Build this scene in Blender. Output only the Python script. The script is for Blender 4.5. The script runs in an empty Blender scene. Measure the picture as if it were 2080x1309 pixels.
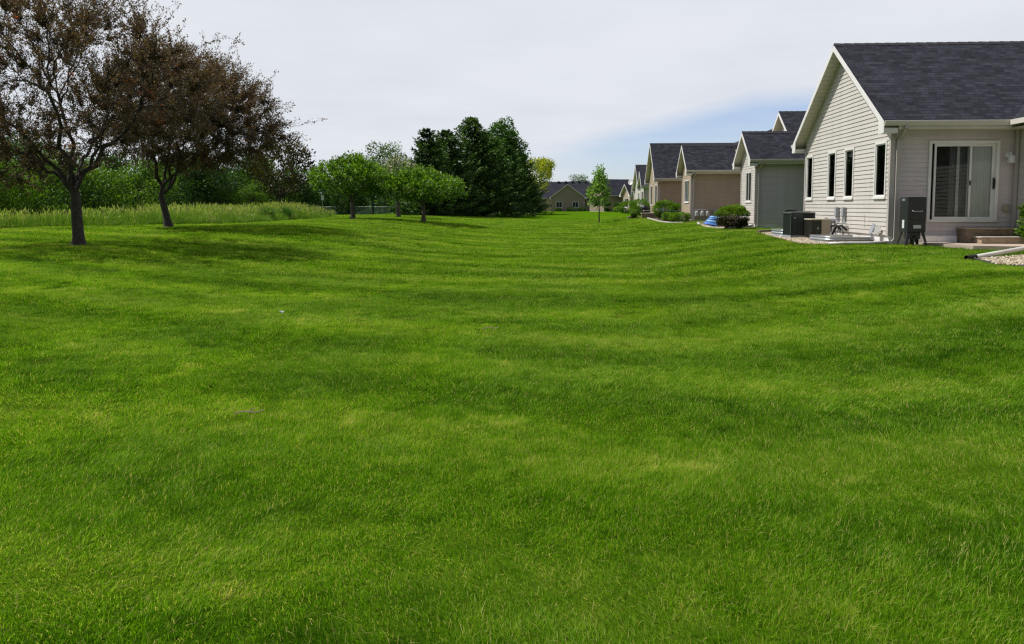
import bpy, math, random
import numpy as np
from mathutils import Vector, Matrix
random.seed(7)
R = math.radians
SC = bpy.context.scene
COL = SC.collection
EYE = 1.55

# ------------------------------------------------------------------ terrain
def sm(a, b, x):
    t = np.clip((x - a) / (b - a), 0, 1)
    return t * t * (3 - 2 * t)

def ground(X, Y):
    X = np.asarray(X, float); Y = np.asarray(Y, float)
    c = np.interp(Y, [-50, 0, 20, 38, 57, 80, 110, 150, 400], [0, 0, 0, .05, .25, .45, .6, .42, .4])
    r = np.interp(Y, [-50, 5, 15, 20, 36, 46, 60, 90, 150], [.45, .45, .50, .565, .52, .60, .66, .68, .5])
    l = np.interp(Y, [-50, 8, 16, 20, 28, 50, 80, 120, 150], [.40, .40, .46, .52, .74, .76, .70, .62, .45])
    Z = c + np.maximum(r - c, 0) * sm(1.5, 7.4, X) + np.maximum(l - c, 0) * sm(-1.5, -12.0, X)
    Z = Z - .45 * sm(-17, -30, X) * sm(10, 30, Y)
    Z = Z + .008 * np.sin(X * .55 + 1.3 * np.sin(Y * .21)) * np.sin(Y * .43 + .7) * sm(7, 4, np.abs(X - 1))
    return Z
def gz(x, y): return float(ground(x, y))

# ------------------------------------------------------------------ object helpers
def tag(o, label=None, cat=None, group=None, kind=None):
    if label: o['label'] = label
    if cat: o['category'] = cat
    if group: o['group'] = group
    if kind: o['kind'] = kind
    return o
def empty(name, loc=(0, 0, 0), rz=0, label=None, cat=None, group=None):
    o = bpy.data.objects.new(name, None); COL.objects.link(o)
    o.empty_display_size = .2
    o.location = loc; o.rotation_euler = (0, 0, rz)
    return tag(o, label, cat, group)
def link(name, me, mat=None, parent=None):
    o = bpy.data.objects.new(name, me); COL.objects.link(o)
    if mat is not None and not me.materials: me.materials.append(mat)
    if parent is not None: o.parent = parent
    return o
def npmesh(name, V, Fq, attr=None, smooth=False):
    """V (n,3), Fq (m,k) faces of equal size"""
    V = np.asarray(V, np.float32); Fq = np.asarray(Fq, np.int32)
    me = bpy.data.meshes.new(name)
    m, k = Fq.shape
    me.vertices.add(len(V)); me.vertices.foreach_set('co', V.ravel())
    me.loops.add(m * k); me.loops.foreach_set('vertex_index', Fq.ravel())
    me.polygons.add(m)
    me.polygons.foreach_set('loop_start', np.arange(0, m * k, k, dtype=np.int32))
    if smooth: me.polygons.foreach_set('use_smooth', np.ones(m, bool))
    me.update(calc_edges=True)
    if attr is not None:
        a = me.attributes.new('v', 'FLOAT', 'FACE'); a.data.foreach_set('value', np.asarray(attr, np.float32))
    return me

class MB:
    def __init__(s): s.v = []; s.f = []; s.uv = {}
    def add(s, vs, fs):
        n = len(s.v); s.v += [tuple(v) for v in vs]; s.f += [tuple(i + n for i in f) for f in fs]; return s
    def box(s, x0, x1, y0, y1, z0, z1):
        return s.add([(x0,y0,z0),(x1,y0,z0),(x1,y1,z0),(x0,y1,z0),(x0,y0,z1),(x1,y0,z1),(x1,y1,z1),(x0,y1,z1)],
                     [(0,3,2,1),(4,5,6,7),(0,1,5,4),(1,2,6,5),(2,3,7,6),(3,0,4,7)])
    def bar(s, a, b, w, h=None, up=(0, 0, 1)):
        a = Vector(a); b = Vector(b); d = (b - a).normalized(); h = h or w
        u = Vector(up)
        if abs(d.dot(u)) > .98: u = Vector((1, 0, 0))
        sd = d.cross(u).normalized() * w / 2; uu = sd.cross(d).normalized() * h / 2
        vs = [a - sd - uu, a + sd - uu, a + sd + uu, a - sd + uu, b - sd - uu, b + sd - uu, b + sd + uu, b - sd + uu]
        return s.add(vs, [(0,3,2,1),(4,5,6,7),(0,1,5,4),(1,2,6,5),(2,3,7,6),(3,0,4,7)])
    def tube(s, pts, r, n=8, cap=True):
        pts = [Vector(p) for p in pts]; rs = r if isinstance(r, (list, tuple)) else [r] * len(pts)
        rings = []; up = Vector((0, 0, 1)); base = len(s.v)
        for i, p in enumerate(pts):
            d = (pts[min(i + 1, len(pts) - 1)] - pts[max(i - 1, 0)]).normalized()
            u = up if abs(d.dot(up)) < .95 else Vector((1, 0, 0))
            a = d.cross(u).normalized(); b = a.cross(d)
            for k in range(n):
                t = 2 * math.pi * k / n
                s.v.append(tuple(p + a * math.cos(t) * rs[i] + b * math.sin(t) * rs[i]))
        for i in range(len(pts) - 1):
            for k in range(n):
                k2 = (k + 1) % n
                s.f.append((base + i*n + k, base + i*n + k2, base + (i+1)*n + k2, base + (i+1)*n + k))
        if cap:
            s.f.append(tuple(base + k for k in reversed(range(n)))); s.f.append(tuple(base + (len(pts)-1)*n + k for k in range(n)))
        return s
    def poly(s, pts): return s.add(pts, [tuple(range(len(pts)))])
    def slab(s, pts, t):
        """planar polygon thickened downward by t in z"""
        n = len(pts); lo = [(p[0], p[1], p[2] - t) for p in pts]
        s.add(list(pts) + lo, [tuple(range(n)), tuple(reversed(range(n, 2*n)))] + [(i, i+n, (i+1) % n + n, (i+1) % n) for i in range(n)])
        return s
    def lathe(s, prof, c=(0,0,0), n=16):
        base = len(s.v)
        for r, z in prof:
            for k in range(n):
                t = 2*math.pi*k/n; s.v.append((c[0]+r*math.cos(t), c[1]+r*math.sin(t), c[2]+z))
        for i in range(len(prof)-1):
            for k in range(n):
                k2 = (k+1) % n; s.f.append((base+i*n+k, base+i*n+k2, base+(i+1)*n+k2, base+(i+1)*n+k))
        return s
    def build(s, name, mat, parent=None, smooth=False, bevel=0, planar_uv=False):
        me = bpy.data.meshes.new(name); me.from_pydata(s.v, [], s.f); me.update()
        if planar_uv:
            uv = me.uv_layers.new(name='UVMap')
            for p in me.polygons:
                nrm = p.normal; h = Vector((0,0,1)).cross(nrm)
                h = h.normalized() if h.length > .01 else Vector((1,0,0))
                w = nrm.cross(h)
                for li in p.loop_indices:
                    co = me.vertices[me.loops[li].vertex_index].co
                    uv.data[li].uv = (co.dot(h), co.dot(w))
        if smooth:
            for p in me.polygons: p.use_smooth = True
        o = link(name, me, mat, parent)
        if bevel:
            b = o.modifiers.new('bevel', 'BEVEL'); b.width = bevel; b.segments = 2; b.limit_method = 'ANGLE'
        return o

# ------------------------------------------------------------------ materials
def mat(name):
    m = bpy.data.materials.new(name); m.use_nodes = True
    nt = m.node_tree; nt.nodes.clear()
    return m, nt, nt.nodes, nt.links
def N(nt, t, **kw):
    n = nt.nodes.new(t)
    for k, v in kw.items():
        if k.startswith('i_'):
            key = k[2:]
            n.inputs[int(key) if key.isdigit() else key.replace('_', ' ')].default_value = v
        else: setattr(n, k, v)
    return n
def L(nt, a, b): nt.links.new(a, b)
def c4(c): return (c[0], c[1], c[2], 1)
def ramp(nt, stops):
    r = nt.nodes.new('ShaderNodeValToRGB'); e = r.color_ramp.elements
    e[0].position = stops[0][0]; e[0].color = c4(stops[0][1])
    e[1].position = stops[-1][0]; e[1].color = c4(stops[-1][1])
    for p, c in stops[1:-1]:
        q = e.new(p); q.color = c4(c)
    return r
def simple(name, c, rough=.6, metal=0, var=.12, scale=3., bump=0, bscale=60, spec=.5, dirt=None):
    m, nt, ns, ls = mat(name)
    out = N(nt, 'ShaderNodeOutputMaterial'); b = N(nt, 'ShaderNodeBsdfPrincipled')
    b.inputs['Roughness'].default_value = rough; b.inputs['Metallic'].default_value = metal
    b.inputs['Specular IOR Level'].default_value = spec
    geo = N(nt, 'ShaderNodeNewGeometry')
    nz = N(nt, 'ShaderNodeTexNoise', i_Scale=scale, i_Detail=6.)
    L(nt, geo.outputs['Position'], nz.inputs['Vector'])
    r = ramp(nt, [(.3, tuple(x*(1-var) for x in c)), (.7, tuple(min(1, x*(1+var)) for x in c))])
    L(nt, nz.outputs['Fac'], r.inputs['Fac'])
    col = r.outputs['Color']
    if dirt:
        n2 = N(nt, 'ShaderNodeTexNoise', i_Scale=1.3, i_Detail=8.)
        L(nt, geo.outputs['Position'], n2.inputs['Vector'])
        r2 = ramp(nt, [(.45, (0,0,0)), (.75, (1,1,1))]); L(nt, n2.outputs['Fac'], r2.inputs['Fac'])
        mx = N(nt, 'ShaderNodeMix', data_type='RGBA'); L(nt, r2.outputs['Color'], mx.inputs[0])
        L(nt, col, mx.inputs[6]); mx.inputs[7].default_value = c4(dirt); col = mx.outputs[2]
    L(nt, col, b.inputs['Base Color'])
    if bump:
        n3 = N(nt, 'ShaderNodeTexNoise', i_Scale=bscale, i_Detail=4.); L(nt, geo.outputs['Position'], n3.inputs['Vector'])
        bp = N(nt, 'ShaderNodeBump', i_Strength=bump, i_Distance=.01); L(nt, n3.outputs['Fac'], bp.inputs['Height'])
        L(nt, bp.outputs['Normal'], b.inputs['Normal'])
    L(nt, b.outputs[0], out.inputs[0])
    return m

def siding(name, c):
    """vinyl lap siding: faint panel to panel tone, streaks of grime, fine grain"""
    m, nt, ns, ls = mat(name)
    out = N(nt, 'ShaderNodeOutputMaterial'); b = N(nt, 'ShaderNodeBsdfPrincipled', i_Roughness=.5)
    b.inputs['Specular IOR Level'].default_value = .35
    geo = N(nt, 'ShaderNodeNewGeometry')
    mp = N(nt, 'ShaderNodeMapping'); mp.inputs['Scale'].default_value = (.6, .6, 9)
    L(nt, geo.outputs['Position'], mp.inputs['Vector'])
    n1 = N(nt, 'ShaderNodeTexNoise', i_Scale=1., i_Detail=3.); L(nt, mp.outputs[0], n1.inputs['Vector'])
    mp2 = N(nt, 'ShaderNodeMapping'); mp2.inputs['Scale'].default_value = (5, 5, .5)
    L(nt, geo.outputs['Position'], mp2.inputs['Vector'])
    n2 = N(nt, 'ShaderNodeTexNoise', i_Scale=1., i_Detail=5.); L(nt, mp2.outputs[0], n2.inputs['Vector'])
    ad = N(nt, 'ShaderNodeMath', operation='ADD'); L(nt, n1.outputs['Fac'], ad.inputs[0]); L(nt, n2.outputs['Fac'], ad.inputs[1])
    r = ramp(nt, [(.30, tuple(x*.86 for x in c)), (.7, tuple(x*1.06 for x in c))])
    md = N(nt, 'ShaderNodeMath', operation='MULTIPLY'); md.inputs[1].default_value = .5
    L(nt, ad.outputs[0], md.inputs[0]); L(nt, md.outputs[0], r.inputs['Fac'])
    L(nt, r.outputs['Color'], b.inputs['Base Color'])
    L(nt, b.outputs[0], out.inputs[0]); return m

def shingle(name):
    m, nt, ns, ls = mat(name)
    out = N(nt, 'ShaderNodeOutputMaterial'); b = N(nt, 'ShaderNodeBsdfPrincipled', i_Roughness=.95)
    b.inputs['Specular IOR Level'].default_value = .2
    uv = N(nt, 'ShaderNodeUVMap')
    # courses 0.14 m high, tabs of mixed length: two brick layers
    def brick(sx, off, wid):
        mp = N(nt, 'ShaderNodeMapping'); mp.inputs['Location'].default_value = (off, 0, 0)
        L(nt, uv.outputs[0], mp.inputs['Vector'])
        t = N(nt, 'ShaderNodeTexBrick', offset=.37, offset_frequency=2, squash=1.4, squash_frequency=3)
        t.inputs['Scale'].default_value = 1; t.inputs['Mortar Size'].default_value = .012
        t.inputs['Brick Width'].default_value = wid; t.inputs['Row Height'].default_value = .142
        t.inputs['Color1'].default_value = (0,0,0,1); t.inputs['Color2'].default_value = (1,1,1,1); t.inputs['Mortar'].default_value = (0,0,0,1)
        t.inputs['Bias'].default_value = 0; t.inputs['Mortar Smooth'].default_value = .6
        L(nt, mp.outputs[0], t.inputs['Vector']); return t
    b1 = brick(1, 0, .19); b2 = brick(1, .13, .27)
    ad = N(nt, 'ShaderNodeMix', data_type='RGBA'); ad.inputs[0].default_value = .5
    L(nt, b1.outputs['Color'], ad.inputs[6]); L(nt, b2.outputs['Color'], ad.inputs[7])
    # granules + large mottling
    n1 = N(nt, 'ShaderNodeTexNoise', i_Scale=45., i_Detail=3.); L(nt, uv.outputs[0], n1.inputs['Vector'])
    n2 = N(nt, 'ShaderNodeTexNoise', i_Scale=.6, i_Detail=4.); L(nt, uv.outputs[0], n2.inputs['Vector'])
    s = N(nt, 'ShaderNodeMix', data_type='RGBA'); s.inputs[0].default_value = .22
    L(nt, ad.outputs[2], s.inputs[6]); L(nt, n1.outputs['Fac'], s.inputs[7])
    s2 = N(nt, 'ShaderNodeMix', data_type='RGBA'); s2.inputs[0].default_value = .25
    L(nt, s.outputs[2], s2.inputs[6]); L(nt, n2.outputs['Fac'], s2.inputs[7])
    r = ramp(nt, [(.12, (.008, .008, .012)), (.42, (.021, .022, .030)), (.85, (.050, .051, .067))])
    L(nt, s2.outputs[2], r.inputs['Fac']); L(nt, r.outputs['Color'], b.inputs['Base Color'])
    bp = N(nt, 'ShaderNodeBump', i_Strength=.6, i_Distance=.012); L(nt, s.outputs[2], bp.inputs['Height'])
    L(nt, bp.outputs['Normal'], b.inputs['Normal'])
    L(nt, b.outputs[0], out.inputs[0]); return m

def leafmat(name, stops, rough=.5, trans=.32, spread=1.0, tr_tint=(1.0, 1.15, .45), gloss=.10):
    m, nt, ns, ls = mat(name)
    out = N(nt, 'ShaderNodeOutputMaterial')
    at = N(nt, 'ShaderNodeAttribute', attribute_name='v')
    geo = N(nt, 'ShaderNodeNewGeometry')
    nz = N(nt, 'ShaderNodeTexNoise', i_Scale=.9, i_Detail=3.); L(nt, geo.outputs['Position'], nz.inputs['Vector'])
    ma = N(nt, 'ShaderNodeMath', operation='MULTIPLY_ADD'); L(nt, nz.outputs['Fac'], ma.inputs[0])
    ma.inputs[1].default_value = .5; ma.inputs[2].default_value = -.25
    ad = N(nt, 'ShaderNodeMath', operation='ADD'); L(nt, ma.outputs[0], ad.inputs[0]); L(nt, at.outputs['Fac'], ad.inputs[1])
    r = ramp(nt, stops); L(nt, ad.outputs[0], r.inputs['Fac'])
    d = N(nt, 'ShaderNodeBsdfDiffuse'); L(nt, r.outputs['Color'], d.inputs['Color'])
    t = N(nt, 'ShaderNodeBsdfTranslucent')
    mu = N(nt, 'ShaderNodeMix', data_type='RGBA', blend_type='MULTIPLY'); mu.inputs[0].default_value = 1
    L(nt, r.outputs['Color'], mu.inputs[6]); mu.inputs[7].default_value = c4(tuple(x*1.6 for x in tr_tint))
    L(nt, mu.outputs[2], t.inputs['Color'])
    mx = N(nt, 'ShaderNodeMixShader'); mx.inputs[0].default_value = trans
    L(nt, d.outputs[0], mx.inputs[1]); L(nt, t.outputs[0], mx.inputs[2])
    g = N(nt, 'ShaderNodeBsdfGlossy', i_Roughness=rough); g.inputs['Color'].default_value = (.6, .6, .6, 1)
    mg = N(nt, 'ShaderNodeMixShader'); mg.inputs[0].default_value = gloss
    mg.inputs[0].default_value = gloss * .35
    L(nt, mx.outputs[0], mg.inputs[1]); L(nt, g.outputs[0], mg.inputs[2])
    L(nt, mg.outputs[0], out.inputs[0]); return m

def lawn_color(nt):
    """shared world-space colour field of the mown lawn: mower-pass sheen painted as bands, worn yellowish patches, lush clumps"""
    geo = N(nt, 'ShaderNodeNewGeometry')
    sep = N(nt, 'ShaderNodeSeparateXYZ'); L(nt, geo.outputs['Position'], sep.inputs[0])
    # mower passes bow across the swale; their blade sheen painted as colour bands
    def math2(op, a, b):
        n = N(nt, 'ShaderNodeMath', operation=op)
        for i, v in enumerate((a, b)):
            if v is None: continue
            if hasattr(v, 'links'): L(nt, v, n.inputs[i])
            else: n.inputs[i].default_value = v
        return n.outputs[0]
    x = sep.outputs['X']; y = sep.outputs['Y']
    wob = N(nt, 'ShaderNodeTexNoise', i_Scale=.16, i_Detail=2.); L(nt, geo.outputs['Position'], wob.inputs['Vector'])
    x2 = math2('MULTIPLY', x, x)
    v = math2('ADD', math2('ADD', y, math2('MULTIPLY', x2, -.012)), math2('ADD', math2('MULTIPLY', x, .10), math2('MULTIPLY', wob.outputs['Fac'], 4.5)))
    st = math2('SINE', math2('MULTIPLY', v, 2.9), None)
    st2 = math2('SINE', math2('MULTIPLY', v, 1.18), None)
    mp = N(nt, 'ShaderNodeMapping'); mp.inputs['Scale'].default_value = (.35, .8, .5); L(nt, geo.outputs['Position'], mp.inputs['Vector'])
    n1 = N(nt, 'ShaderNodeTexNoise', i_Scale=1.1, i_Detail=5., i_Roughness=.6); L(nt, mp.outputs[0], n1.inputs['Vector'])
    n2 = N(nt, 'ShaderNodeTexNoise', i_Scale=5., i_Detail=4.); L(nt, geo.outputs['Position'], n2.inputs['Vector'])
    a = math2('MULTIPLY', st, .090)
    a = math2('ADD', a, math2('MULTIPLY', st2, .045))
    a = math2('ADD', a, math2('MULTIPLY', n1.outputs['Fac'], .42))
    a = math2('ADD', a, math2('MULTIPLY', n2.outputs['Fac'], .45))
    n4 = N(nt, 'ShaderNodeTexNoise', i_Scale=1.25, i_Detail=6., i_Roughness=.62); L(nt, geo.outputs['Position'], n4.inputs['Vector'])
    worn = N(nt, 'ShaderNodeMapRange'); worn.inputs[1].default_value = .57; worn.inputs[2].default_value = .78; worn.inputs[3].default_value = 0; worn.inputs[4].default_value = .27
    L(nt, n4.outputs['Fac'], worn.inputs[0])
    lush = N(nt, 'ShaderNodeMapRange'); lush.inputs[1].default_value = .42; lush.inputs[2].default_value = .28; lush.inputs[3].default_value = 0; lush.inputs[4].default_value = -.12
    L(nt, n4.outputs['Fac'], lush.inputs[0])
    a = math2('ADD', a, worn.outputs[0]); a = math2('ADD', a, lush.outputs[0])
    a = math2('ADD', a, .06)
    return a, n1, n2, geo
GS = dict(dark=(.028, .092, .003), mid=(.112, .255, .007), lite=(.215, .360, .016), dry=(.52, .47, .16))
def grassmat(name, k=1.0, kr=1.0):
    m, nt, ns, ls = mat(name)
    out = N(nt, 'ShaderNodeOutputMaterial')
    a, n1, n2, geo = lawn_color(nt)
    at = N(nt, 'ShaderNodeAttribute', attribute_name='v')
    s = N(nt, 'ShaderNodeMath', operation='MULTIPLY_ADD'); L(nt, at.outputs['Fac'], s.inputs[0]); s.inputs[1].default_value = .72; L(nt, a, s.inputs[2])
    s2 = N(nt, 'ShaderNodeMath', operation='ADD'); L(nt, s.outputs[0], s2.inputs[0]); s2.inputs[1].default_value = -.35
    r = ramp(nt, [(.22, tuple(x*k for x in GS['dark'])), (.48, tuple(x*k for x in GS['mid'])), (.70, tuple(x*k for x in GS['lite'])), (.93, tuple(x*k for x in GS['dry']))])
    L(nt, s2.outputs[0], r.inputs['Fac'])
    d = N(nt, 'ShaderNodeBsdfDiffuse'); L(nt, r.outputs['Color'], d.inputs['Color'])
    t = N(nt, 'ShaderNodeBsdfTranslucent')
    mu = N(nt, 'ShaderNodeMix', data_type='RGBA', blend_type='MULTIPLY'); mu.inputs[0].default_value = 1
    L(nt, r.outputs['Color'], mu.inputs[6]); mu.inputs[7].default_value = (1.7, 1.8, .8, 1); L(nt, mu.outputs[2], t.inputs['Color'])
    mx = N(nt, 'ShaderNodeMixShader'); mx.inputs[0].default_value = .42
    L(nt, d.outputs[0], mx.inputs[1]); L(nt, t.outputs[0], mx.inputs[2])
    g = N(nt, 'ShaderNodeBsdfGlossy', i_Roughness=.42); g.inputs['Color'].default_value = (.75, .85, .6, 1)
    mg = N(nt, 'ShaderNodeMixShader'); mg.inputs[0].default_value = .006
    L(nt, mx.outputs[0], mg.inputs[1]); L(nt, g.outputs[0], mg.inputs[2]); L(nt, mg.outputs[0], out.inputs[0])
    return m
def groundmat(name):
    m, nt, ns, ls = mat(name)
    out = N(nt, 'ShaderNodeOutputMaterial'); b = N(nt, 'ShaderNodeBsdfDiffuse')
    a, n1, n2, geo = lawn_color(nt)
    n3 = N(nt, 'ShaderNodeTexNoise', i_Scale=40., i_Detail=4.); L(nt, geo.outputs['Position'], n3.inputs['Vector'])
    s = N(nt, 'ShaderNodeMath', operation='MULTIPLY_ADD'); L(nt, n3.outputs['Fac'], s.inputs[0]); s.inputs[1].default_value = .3; L(nt, a, s.inputs[2])
    s2 = N(nt, 'ShaderNodeMath', operation='ADD'); L(nt, s.outputs[0], s2.inputs[0]); s2.inputs[1].default_value = -.16
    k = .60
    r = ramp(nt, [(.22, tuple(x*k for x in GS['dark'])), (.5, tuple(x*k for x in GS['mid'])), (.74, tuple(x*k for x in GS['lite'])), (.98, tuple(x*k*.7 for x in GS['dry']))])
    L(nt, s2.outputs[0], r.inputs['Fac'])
    # soil and thatch darkened under the modelled blades, turf colour where they end
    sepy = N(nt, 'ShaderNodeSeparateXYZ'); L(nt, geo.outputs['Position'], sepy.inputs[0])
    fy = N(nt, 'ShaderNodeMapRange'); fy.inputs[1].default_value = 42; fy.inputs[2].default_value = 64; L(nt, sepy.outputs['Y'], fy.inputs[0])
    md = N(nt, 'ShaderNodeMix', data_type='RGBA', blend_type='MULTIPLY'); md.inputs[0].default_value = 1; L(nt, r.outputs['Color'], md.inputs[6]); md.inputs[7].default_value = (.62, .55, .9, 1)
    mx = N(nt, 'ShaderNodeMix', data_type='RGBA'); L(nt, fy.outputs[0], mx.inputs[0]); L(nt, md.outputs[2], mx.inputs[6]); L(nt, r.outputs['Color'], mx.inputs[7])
    L(nt, mx.outputs[2], b.inputs['Color'])
    bp = N(nt, 'ShaderNodeBump', i_Strength=.8, i_Distance=.03); L(nt, n3.outputs['Fac'], bp.inputs['Height']); L(nt, bp.outputs['Normal'], b.inputs['Normal'])
    L(nt, b.outputs[0], out.inputs[0]); return m
def glass(name, tint=(.03, .035, .04), ior=1.45):
    """window glass over a dim room: mostly see-through, mirror at grazing angles"""
    m, nt, ns, ls = mat(name)
    out = N(nt, 'ShaderNodeOutputMaterial')
    t = N(nt, 'ShaderNodeBsdfTransparent'); t.inputs['Color'].default_value = c4(tint)
    g = N(nt, 'ShaderNodeBsdfGlossy', i_Roughness=.02); g.inputs['Color'].default_value = (.9, .95, .95, 1)
    fr = N(nt, 'ShaderNodeFresnel', i_IOR=ior)
    mx = N(nt, 'ShaderNodeMixShader')
    geo = N(nt, 'ShaderNodeNewGeometry'); nz = N(nt, 'ShaderNodeTexNoise', i_Scale=1.6, i_Detail=1.); L(nt, geo.outputs['Position'], nz.inputs['Vector'])
    bp = N(nt, 'ShaderNodeBump', i_Strength=.06, i_Distance=.02); L(nt, nz.outputs['Fac'], bp.inputs['Height']); L(nt, bp.outputs['Normal'], g.inputs['Normal'])
    L(nt, fr.outputs[0], mx.inputs[0]); L(nt, t.outputs[0], mx.inputs[1]); L(nt, g.outputs[0], mx.inputs[2]); L(nt, mx.outputs[0], out.inputs[0])
    return m

M = {}
M['sid_grey'] = siding('siding_grey', (.565, .535, .495))
M['sid_grey_side'] = siding('siding_grey_shaded', (.61, .545, .555))  # same grey siding, tinted against green lawn bounce on the shaded side
M['sid_tan_side'] = siding('siding_tan_shaded', (.42, .335, .26))  # tan siding again, its colour shifted for the shaded side
M['sid_tan'] = siding('siding_tan', (.44, .35, .25))
M['sid_brown_shaded'] = siding('siding_brown_shaded', (.30, .24, .18))  # brown taken from siding in shade, so shade sits in the colour
M['white'] = simple('white_trim', (.74, .73, .71), .45, var=.05)
M['cream'] = simple('cream_metal', (.60, .57, .52), .4, var=.05)
M['taupe'] = simple('taupe_downspout', (.46, .42, .40), .45, var=.05)
M['soffit'] = simple('soffit_cream', (.58, .55, .46), .6, var=.05)
def _groove(m):
    nt = m.node_tree; b = [n for n in nt.nodes if n.type == 'BSDF_PRINCIPLED'][0]; geo = [n for n in nt.nodes if n.type == 'NEW_GEOMETRY'][0]
    sp = N(nt, 'ShaderNodeSeparateXYZ'); L(nt, geo.outputs['Position'], sp.inputs[0])
    md = N(nt, 'ShaderNodeMath', operation='PINGPONG'); md.inputs[1].default_value = .075; L(nt, sp.outputs['Y'], md.inputs[0])
    r = ramp(nt, [(0, (0, 0, 0)), (.008, (1, 1, 1))]); L(nt, md.outputs[0], r.inputs['Fac'])
    bp = N(nt, 'ShaderNodeBump', i_Strength=1., i_Distance=.01); L(nt, r.outputs['Color'], bp.inputs['Height']); L(nt, bp.outputs['Normal'], b.inputs['Normal'])
    old = b.inputs['Base Color'].links[0].from_socket
    mx = N(nt, 'ShaderNodeMix', data_type='RGBA'); L(nt, r.outputs['Color'], mx.inputs[0]); mx.inputs[6].default_value = (.30, .28, .24, 1); L(nt, old, mx.inputs[7]); L(nt, mx.outputs[2], b.inputs['Base Color'])
_groove(M['soffit'])
M['roof'] = shingle('asphalt_shingles')
M['ridge'] = simple('ridge_cap', (.022, .021, .027), .95, var=.4, scale=12)
M['found'] = simple('painted_foundation', (.80, .79, .79), .8, var=.08, bump=.4, bscale=30, dirt=(.50, .48, .44))
M['found_tan'] = simple('bare_foundation', (.45, .37, .32), .9, var=.1, bump=.4, bscale=30)
M['concrete'] = simple('concrete', (.46, .37, .30), .9, var=.12, bump=.3, bscale=80, dirt=(.36, .29, .23))
M['glass'] = glass('window_glass', (.80, .84, .84), 1.5)
M['pane'] = glass('dark_pane', (.45, .48, .50), 1.38)
M['dark_room'] = simple('dim_room', (.012, .014, .016), .9)
M['room'] = simple('room_wall', (.05, .05, .05), .9)
M['blind'] = simple('vertical_blind', (.80, .78, .76), .7, var=.05)
M['curtain'] = simple('sheer_curtain', (.16, .16, .17), .9, var=.2)
M['black'] = simple('black_enamel', (.012, .013, .015), .38, var=.2)
M['black_side'] = simple('grey_black_enamel', (.020, .022, .026), .3, var=.15)
M['sticker'] = simple('paper_sticker', (.65, .66, .66), .5)
M['steel'] = simple('galvanised_steel', (.52, .55, .58), .38, .85, var=.15, scale=8, bump=.1)
M['ac_dark'] = simple('green_grey_paint', (.034, .044, .042), .42, var=.12)
M['ac_fin'] = simple('condenser_fins', (.012, .014, .013), .5, .2)
M['ac_tan'] = simple('tan_paint', (.36, .31, .23), .5, var=.1)
M['ac_top'] = simple('faded_tan_paint', (.52, .47, .36), .55, var=.1)
M['ac_coil'] = simple('coil_black_green', (.016, .020, .012), .5, .2, var=.3, scale=20)
M['wire'] = simple('grille_wire', (.10, .10, .08), .5, .3)
M['grey_pvc'] = simple('grey_pvc', (.30, .32, .35), .45)
M['rubber'] = simple('black_foam', (.012, .012, .013), .8)
M['white_pipe'] = simple('white_pipe', (.62, .60, .56), .45, var=.08, dirt=(.42, .40, .36))
M['wood'] = simple('weathered_wood', (.22, .165, .115), .85, var=.3, scale=9, bump=.5, bscale=25, dirt=(.10, .07, .05))
M['wood_lt'] = simple('weathered_plank', (.36, .28, .20), .85, var=.25, scale=9, bump=.5, bscale=25)
M['timber'] = simple('landscape_timber', (.20, .16, .10), .9, var=.3, scale=7, bump=.6, bscale=30)
M['mulch'] = simple('bark_mulch', (.075, .045, .030), .95, var=.5, scale=25, bump=1., bscale=60)
M['gravel_base'] = simple('pea_gravel_bed', (.30, .22, .14), .95, var=.5, scale=45, bump=1., bscale=90)
M['blue'] = simple('blue_plastic', (.06, .17, .48), .3, var=.15, scale=6)
M['blue_lt'] = simple('pale_blue_plastic', (.16, .36, .62), .3, var=.15, scale=6)
M['bark'] = simple('crab_bark', (.050, .042, .036), .95, var=.45, scale=14, bump=1., bscale=30)
M['bark_grey'] = simple('grey_bark', (.10, .085, .065), .95, var=.4, scale=14, bump=1., bscale=30)
M['edging'] = simple('black_edging', (.02, .02, .02), .6)
M['green_box'] = simple('dark_green_plastic', (.010, .045, .030), .4)
M['fence'] = simple('galvanised_fence', (.26, .29, .28), .6, .2)
M['lead'] = simple('dish_grey', (.5, .5, .5), .5)
M['brickblock'] = simple('retaining_block', (.20, .15, .12), .9, var=.35, scale=12, bump=.5)
M['slab_lt'] = simple('pale_paver', (.46, .42, .36), .9, var=.2, scale=10)
M['grass'] = grassmat('grass_blades', 1.0)
M['ground'] = groundmat('lawn_soil')
# foliage
M['crab'] = leafmat('crabapple_leaf', [(.05, (.040, .028, .022)), (.35, (.074, .056, .034)), (.62, (.112, .098, .040)), (.86, (.165, .135, .050)), (.94, (.22, .11, .04)), (.985, (.38, .12, .03))], trans=.38, tr_tint=(1.1, .8, .5), gloss=.16)
M['olive'] = leafmat('olive_leaf', [(.1, (.018, .022, .008)), (.5, (.045, .048, .010)), (.9, (.085, .075, .014))], trans=.28, tr_tint=(1.1, 1., .4))
M['haw'] = leafmat('hawthorn_leaf', [(.08, (.026, .060, .006)), (.5, (.092, .185, .011)), (.92, (.21, .33, .020))], trans=.38, gloss=.12)
M['bloom'] = leafmat('blossom_leaf', [(.1, (.045, .085, .02)), (.5, (.10, .15, .045)), (.68, (.30, .30, .20)), (.95, (.52, .50, .38))], trans=.2)
M['spruce'] = leafmat('spruce_needles', [(.08, (.012, .032, .008)), (.5, (.046, .098, .020)), (.92, (.13, .23, .04))], trans=.12, gloss=.08)
M['maple'] = leafmat('maple_leaf', [(.08, (.018, .052, .007)), (.5, (.052, .125, .012)), (.92, (.11, .22, .018))], trans=.3)
M['young'] = leafmat('young_leaf', [(.08, (.08, .15, .03)), (.5, (.19, .32, .07)), (.92, (.34, .45, .15))], trans=.42)
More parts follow.
